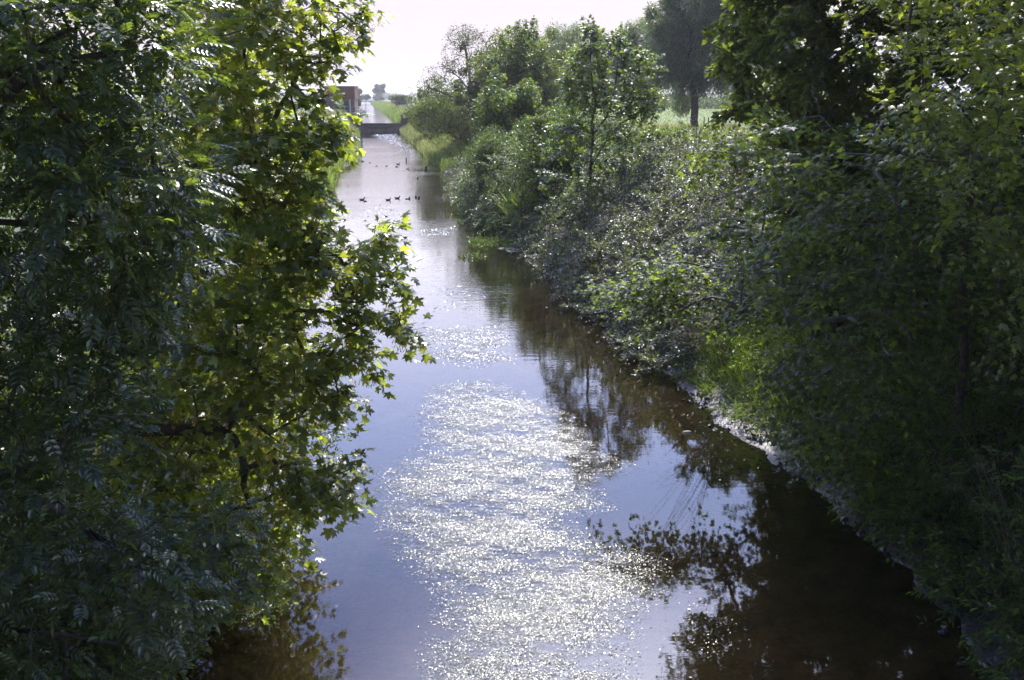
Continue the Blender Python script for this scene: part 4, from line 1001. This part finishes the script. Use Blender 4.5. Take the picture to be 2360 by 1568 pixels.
# hazy woods on the horizon, as one mass
def woods(label, segs, size, n):
    b = Buf()
    for (u0,u1,Y,h0,h1,sd) in segs:
        m = int(n*(u1-u0)/600.); u = R.uniform(u0,u1,m); yy = Y+R.uniform(-40,40,m); x = (u-CU)/FD*yy
        hh = h0+(h1-h0)*np.clip(.5+.5*wob(x,yy*.0+sd,.055,sd),0,1)
        z = 3.2+hh*R.uniform(0,1,m)**.7
        b.add(*cloud(CLUMP, np.stack([x,yy,z],-1), size, (0,0,-.1), 1, .7))
    o = buf_obj('distant_woods', b, M['farleaf']); return tag(o, label, 'woods', kind='stuff')
woods('pale hazy woods along the far horizon', [(560,830,1500,3,13,1),(870,1120,1600,2,14,2.5),(1120,1900,1400,4,12,4)], 3.2, 9000)
woods('grey-green hedgerow beyond the crop field', [(1200,1900,360,1.5,5.5,1.2)], 1.0, 16000)

# ------------------------------------------------------------------ ducks
M['duck'] = noise_mat('brown_feathers', (.045,.036,.028), (.11,.085,.06), 22, .7, .3, 0)
M['bill'] = noise_mat('olive_bill', (.12,.10,.03), (.16,.13,.04), 9, .5, .4, 0)
M['pale'] = noise_mat('pale_feathers', (.45,.42,.38), (.6,.56,.5), 22, .7, .3, 0)
def loft(rings, n=10, mats=None):
    """rings: centre(3), tangent(3), ry, rz"""
    V, F, MI = [], [], []
    for c, t, ry, rz in rings:
        t = norm(np.array(t, float)); A = np.array([0,1.,0]); B = np.cross(t, A)
        for j in range(n):
            a = 2*math.pi*j/n; V.append(np.array(c)+A*ry*math.cos(a)+B*rz*math.sin(a))
    m = len(rings)
    for i in range(m-1):
        for j in range(n):
            a, c = i*n+j, i*n+(j+1) % n; F += [[a,c,c+n],[a,c+n,a+n]]; k = mats[i] if mats else 0; MI += [k,k]
    V.append(np.array(rings[0][0])); V.append(np.array(rings[-1][0])); k = m*n
    for j in range(n):
        F += [[k,(j+1)%n,j],[k+1,(m-1)*n+j,(m-1)*n+(j+1)%n]]; MI += [0, mats[-1] if mats else 0]
    return np.array(V), np.array(F), np.array(MI)
SWIM = loft([((-.27,0,.13),(1,0,-.3),.012,.006),((-.20,0,.095),(1,0,-.3),.06,.03),((-.10,0,.06),(1,0,-.1),.095,.07),((0,0,.045),(1,0,0),.105,.085),((.10,0,.05),(1,0,.2),.09,.08),((.155,0,.085),(.7,0,.7),.058,.055),
             ((.175,0,.14),(.2,0,1),.036,.036),((.185,0,.185),(.3,0,1),.036,.038),((.205,0,.215),(1,0,.3),.038,.042),((.245,0,.215),(1,0,-.1),.028,.03),((.262,0,.208),(1,0,-.1),.018,.012),((.30,0,.2),(1,0,-.1),.02,.007),((.315,0,.198),(1,0,0),.01,.004)], mats=[0]*9+[1]*3)
LOW = loft([((-.25,0,.10),(1,0,-.3),.012,.006),((-.18,0,.08),(1,0,-.2),.06,.03),((-.06,0,.05),(1,0,0),.098,.075),((.06,0,.045),(1,0,0),.09,.07),((.14,0,.03),(1,0,-.4),.055,.05),((.19,0,.0),(.8,0,-.8),.035,.035),((.215,0,-.05),(.2,0,-1),.03,.03)])
TAIL = loft([((0,0,-.12),(0,0,1),.10,.11),((0,0,0),(0,0,1),.105,.115),((.01,0,.09),(.05,0,1),.09,.09),((.02,0,.17),(.1,0,1),.06,.05),((.03,0,.24),(.1,0,1),.035,.016),((.035,0,.30),(.1,0,1),.012,.006)])
def duck(tpl, u, v, ang, s, label, mat='duck', name='duck'):
    p = on_z(u, v); V, F, MI = tpl; a = math.radians(ang); ca, sa = math.cos(a), math.sin(a)
    s *= .76; W = np.stack([V[:,0]*ca-V[:,1]*sa, V[:,0]*sa+V[:,1]*ca, V[:,2]-.015], -1)*s
    o = mesh_obj(name, W+np.array([p[0],p[1],0]), F, [M[mat], M['bill']], None, (p[0],p[1],0), True, MI); tag(o, label, 'duck', 'ducks on the river')
duck(SWIM, 931, 549.5, 180, 1.0, 'nearest dark duck swimming alone past the overhanging maple bough')
duck(SWIM, 1109.5, 532.5, 250, .95, 'duck in the shade between the bar and the overhanging bramble')
duck(SWIM, 890, 500, 160, .6, 'small lone duckling in the bright reach above the nearest duck')
duck(SWIM, 834, 461.5, 5, 1.15, 'rear duck of the touching pair on the left of the line')
duck(LOW, 841.5, 464.5, 40, .9, 'preening front duck of the touching pair')
duck(SWIM, 894, 462, 0, 1.1, 'duck swimming with lowered neck in the middle of the line', )
duck(SWIM, 915, 458, 0, 1.15, 'duck swimming towards the upturned tails')
duck(LOW, 937, 459.5, 180, .8, 'duck with head dipped under beside the first upturned tail')
duck(TAIL, 943, 458.5, 0, 1.0, 'first upturned duck tail beside the dipped duck')
duck(TAIL, 958, 455.5, 10, 1.15, 'tallest upturned duck tail')
duck(TAIL, 965, 457, -10, 1.05, 'last upturned duck tail nearest the right bank')
duck(SWIM, 962.5, 412, 265, .9, 'small duck facing the camera above the upturned tails')
duck(SWIM, 938.8, 390, 0, 1.0, 'pale-breasted duck swimming right below the stump', 'pale')
duck(SWIM, 913.5, 385.5, 0, .9, 'small duck trailing behind the pale-breasted duck')
duck(SWIM, 917, 379.5, 0, 1.1, 'dark duck below the scum rafts')
duck(SWIM, 890, 383.5, 20, .7, 'tiny duckling in mid channel behind the others')
duck(SWIM, 867, 383.5, 0, .6, 'tiny duckling left of mid channel')
duck(SWIM, 852, 376, 180, .6, 'tiny duckling near the grassy point')
duck(SWIM, 835, 373, 180, 1.1, 'dark duck close under the grassy left point')
duck(SWIM, 808, 392, 90, .7, 'small duck beside the left bank reflection')

# ------------------------------------------------------------------ haze, sky, sun, camera
HAZE = .0002
TINT = (1.05,1.6,3.7)
PINK = (10.2,9.15,10.3)
GLOW = (31,30,35)
GLOW2 = (21,26,45)
BACK = (.38,.49,.98)
AUREOLE = (110,106,112)
m, nt, out = nodes_of('haze_air'); v = nn(nt, 'ShaderNodeVolumePrincipled'); v.inputs['Color'].default_value = (.93,.95,1,1); v.inputs['Density'].default_value = HAZE; v.inputs['Anisotropy'].default_value = .35
nt.links.new(v.outputs[0], out.inputs['Volume'])
b = Buf(); box(b, (0,1500,11), (6400,3260,26)); hz = buf_obj('haze', b, m); tag(hz, 'thin pale summer haze over the fields', 'haze', kind='stuff')

SUN_EL, SUN_AZ = math.radians(46), math.radians(9)      # azimuth clockwise from +Y
w = bpy.data.worlds.new('World'); SC.world = w; w.use_nodes = True
nt = w.node_tree; nt.nodes.clear(); L = nt.links.new
out = nn(nt, 'ShaderNodeOutputWorld'); bg = nn(nt, 'ShaderNodeBackground', Strength=.073)
sky = nn(nt, 'ShaderNodeTexSky'); sky.sky_type = 'NISHITA'; sky.sun_disc = False; sky.sun_elevation = SUN_EL; sky.sun_rotation = SUN_AZ; sky.air_density = 1.0; sky.dust_density = 1.0; sky.ozone_density = 1.5
tc = nn(nt, 'ShaderNodeTexCoord'); sx = nn(nt, 'ShaderNodeSeparateXYZ'); L(tc.outputs['Generated'], sx.inputs[0])
def mapr(src, a, b, t0, t1):
    n = nn(nt, 'ShaderNodeMapRange', interpolation_type='SMOOTHSTEP'); L(src, n.inputs[0])
    n.inputs['From Min'].default_value = a; n.inputs['From Max'].default_value = b; n.inputs['To Min'].default_value = t0; n.inputs['To Max'].default_value = t1; return n.outputs[0]
def mixc(f, a, b, mode='MIX'):
    n = nn(nt, 'ShaderNodeMix', data_type='RGBA', blend_type=mode)
    if isinstance(f, float): n.inputs[0].default_value = f
    else: L(f, n.inputs[0])
    for k, c in ((6, a), (7, b)):
        if isinstance(c, tuple): n.inputs[k].default_value = (*c, 1)
        else: L(c, n.inputs[k])
    return n.outputs[2]
front = mapr(sx.outputs['Y'], -.6, .75, 0, 1)
high = mixc(1.0, sky.outputs[0], mixc(front, BACK, TINT), 'MULTIPLY')
glow = mixc(mapr(sx.outputs['Z'], .15, .36, 0, 1), mixc(front, (2.5,3.2,5.5), GLOW), mixc(front, (2.0,2.8,5.0), GLOW2))
low = mixc(front, (3.0,3.6,5.0), PINK)
c1 = mixc(mapr(sx.outputs['Z'], .36, .62, 0, 1), glow, high)
mx_out = mixc(mapr(sx.outputs['Z'], .086, .14, 0, 1), low, c1)
vd = nn(nt, 'ShaderNodeVectorMath', operation='DOT_PRODUCT'); L(tc.outputs['Generated'], vd.inputs[0])
vd.inputs[1].default_value = (math.sin(SUN_AZ)*math.cos(SUN_EL), math.cos(SUN_AZ)*math.cos(SUN_EL), math.sin(SUN_EL))
au = nn(nt, 'ShaderNodeMath', operation='POWER'); L(mapr(vd.outputs['Value'], .90, 1.0, 0, 1), au.inputs[0]); au.inputs[1].default_value = 2.0
aus = nn(nt, 'ShaderNodeVectorMath', operation='SCALE'); aus.inputs[0].default_value = AUREOLE; L(au.outputs[0], aus.inputs['Scale'])
ad = nn(nt, 'ShaderNodeVectorMath', operation='ADD'); L(mx_out, ad.inputs[0]); L(aus.outputs[0], ad.inputs[1])
L(ad.outputs[0], bg.inputs[0])
L(bg.outputs[0], out.inputs[0])
sun = bpy.data.lights.new('sun', 'SUN'); sun.energy = 5.0; sun.angle = math.radians(.5); sun.color = (1,.94,.84)
so = bpy.data.objects.new('sun', sun); COL.objects.link(so)
from mathutils import Vector
sd = Vector((math.sin(SUN_AZ)*math.cos(SUN_EL), math.cos(SUN_AZ)*math.cos(SUN_EL), math.sin(SUN_EL)))
so.rotation_euler = sd.to_track_quat('Z', 'Y').to_euler()
cam = bpy.data.cameras.new('camera'); co = bpy.data.objects.new('camera', cam); COL.objects.link(co)
cam.sensor_width = 36; cam.lens = FD/2359*36; cam.clip_end = 8000; cam.clip_start = .1
co.location = (0,0,CAMH); co.rotation_euler = (math.radians(90)-PITCH, 0, 0); SC.camera = co
SC.view_settings.view_transform = 'Standard'; SC.view_settings.look = 'None'; SC.view_settings.exposure = 0.45; SC.view_settings.gamma = 1
cy = SC.cycles
cy.max_bounces = 7; cy.diffuse_bounces = 3; cy.glossy_bounces = 3; cy.transmission_bounces = 4; cy.transparent_max_bounces = 8; cy.volume_bounces = 0
cy.use_denoising = True; cy.sample_clamp_indirect = 6
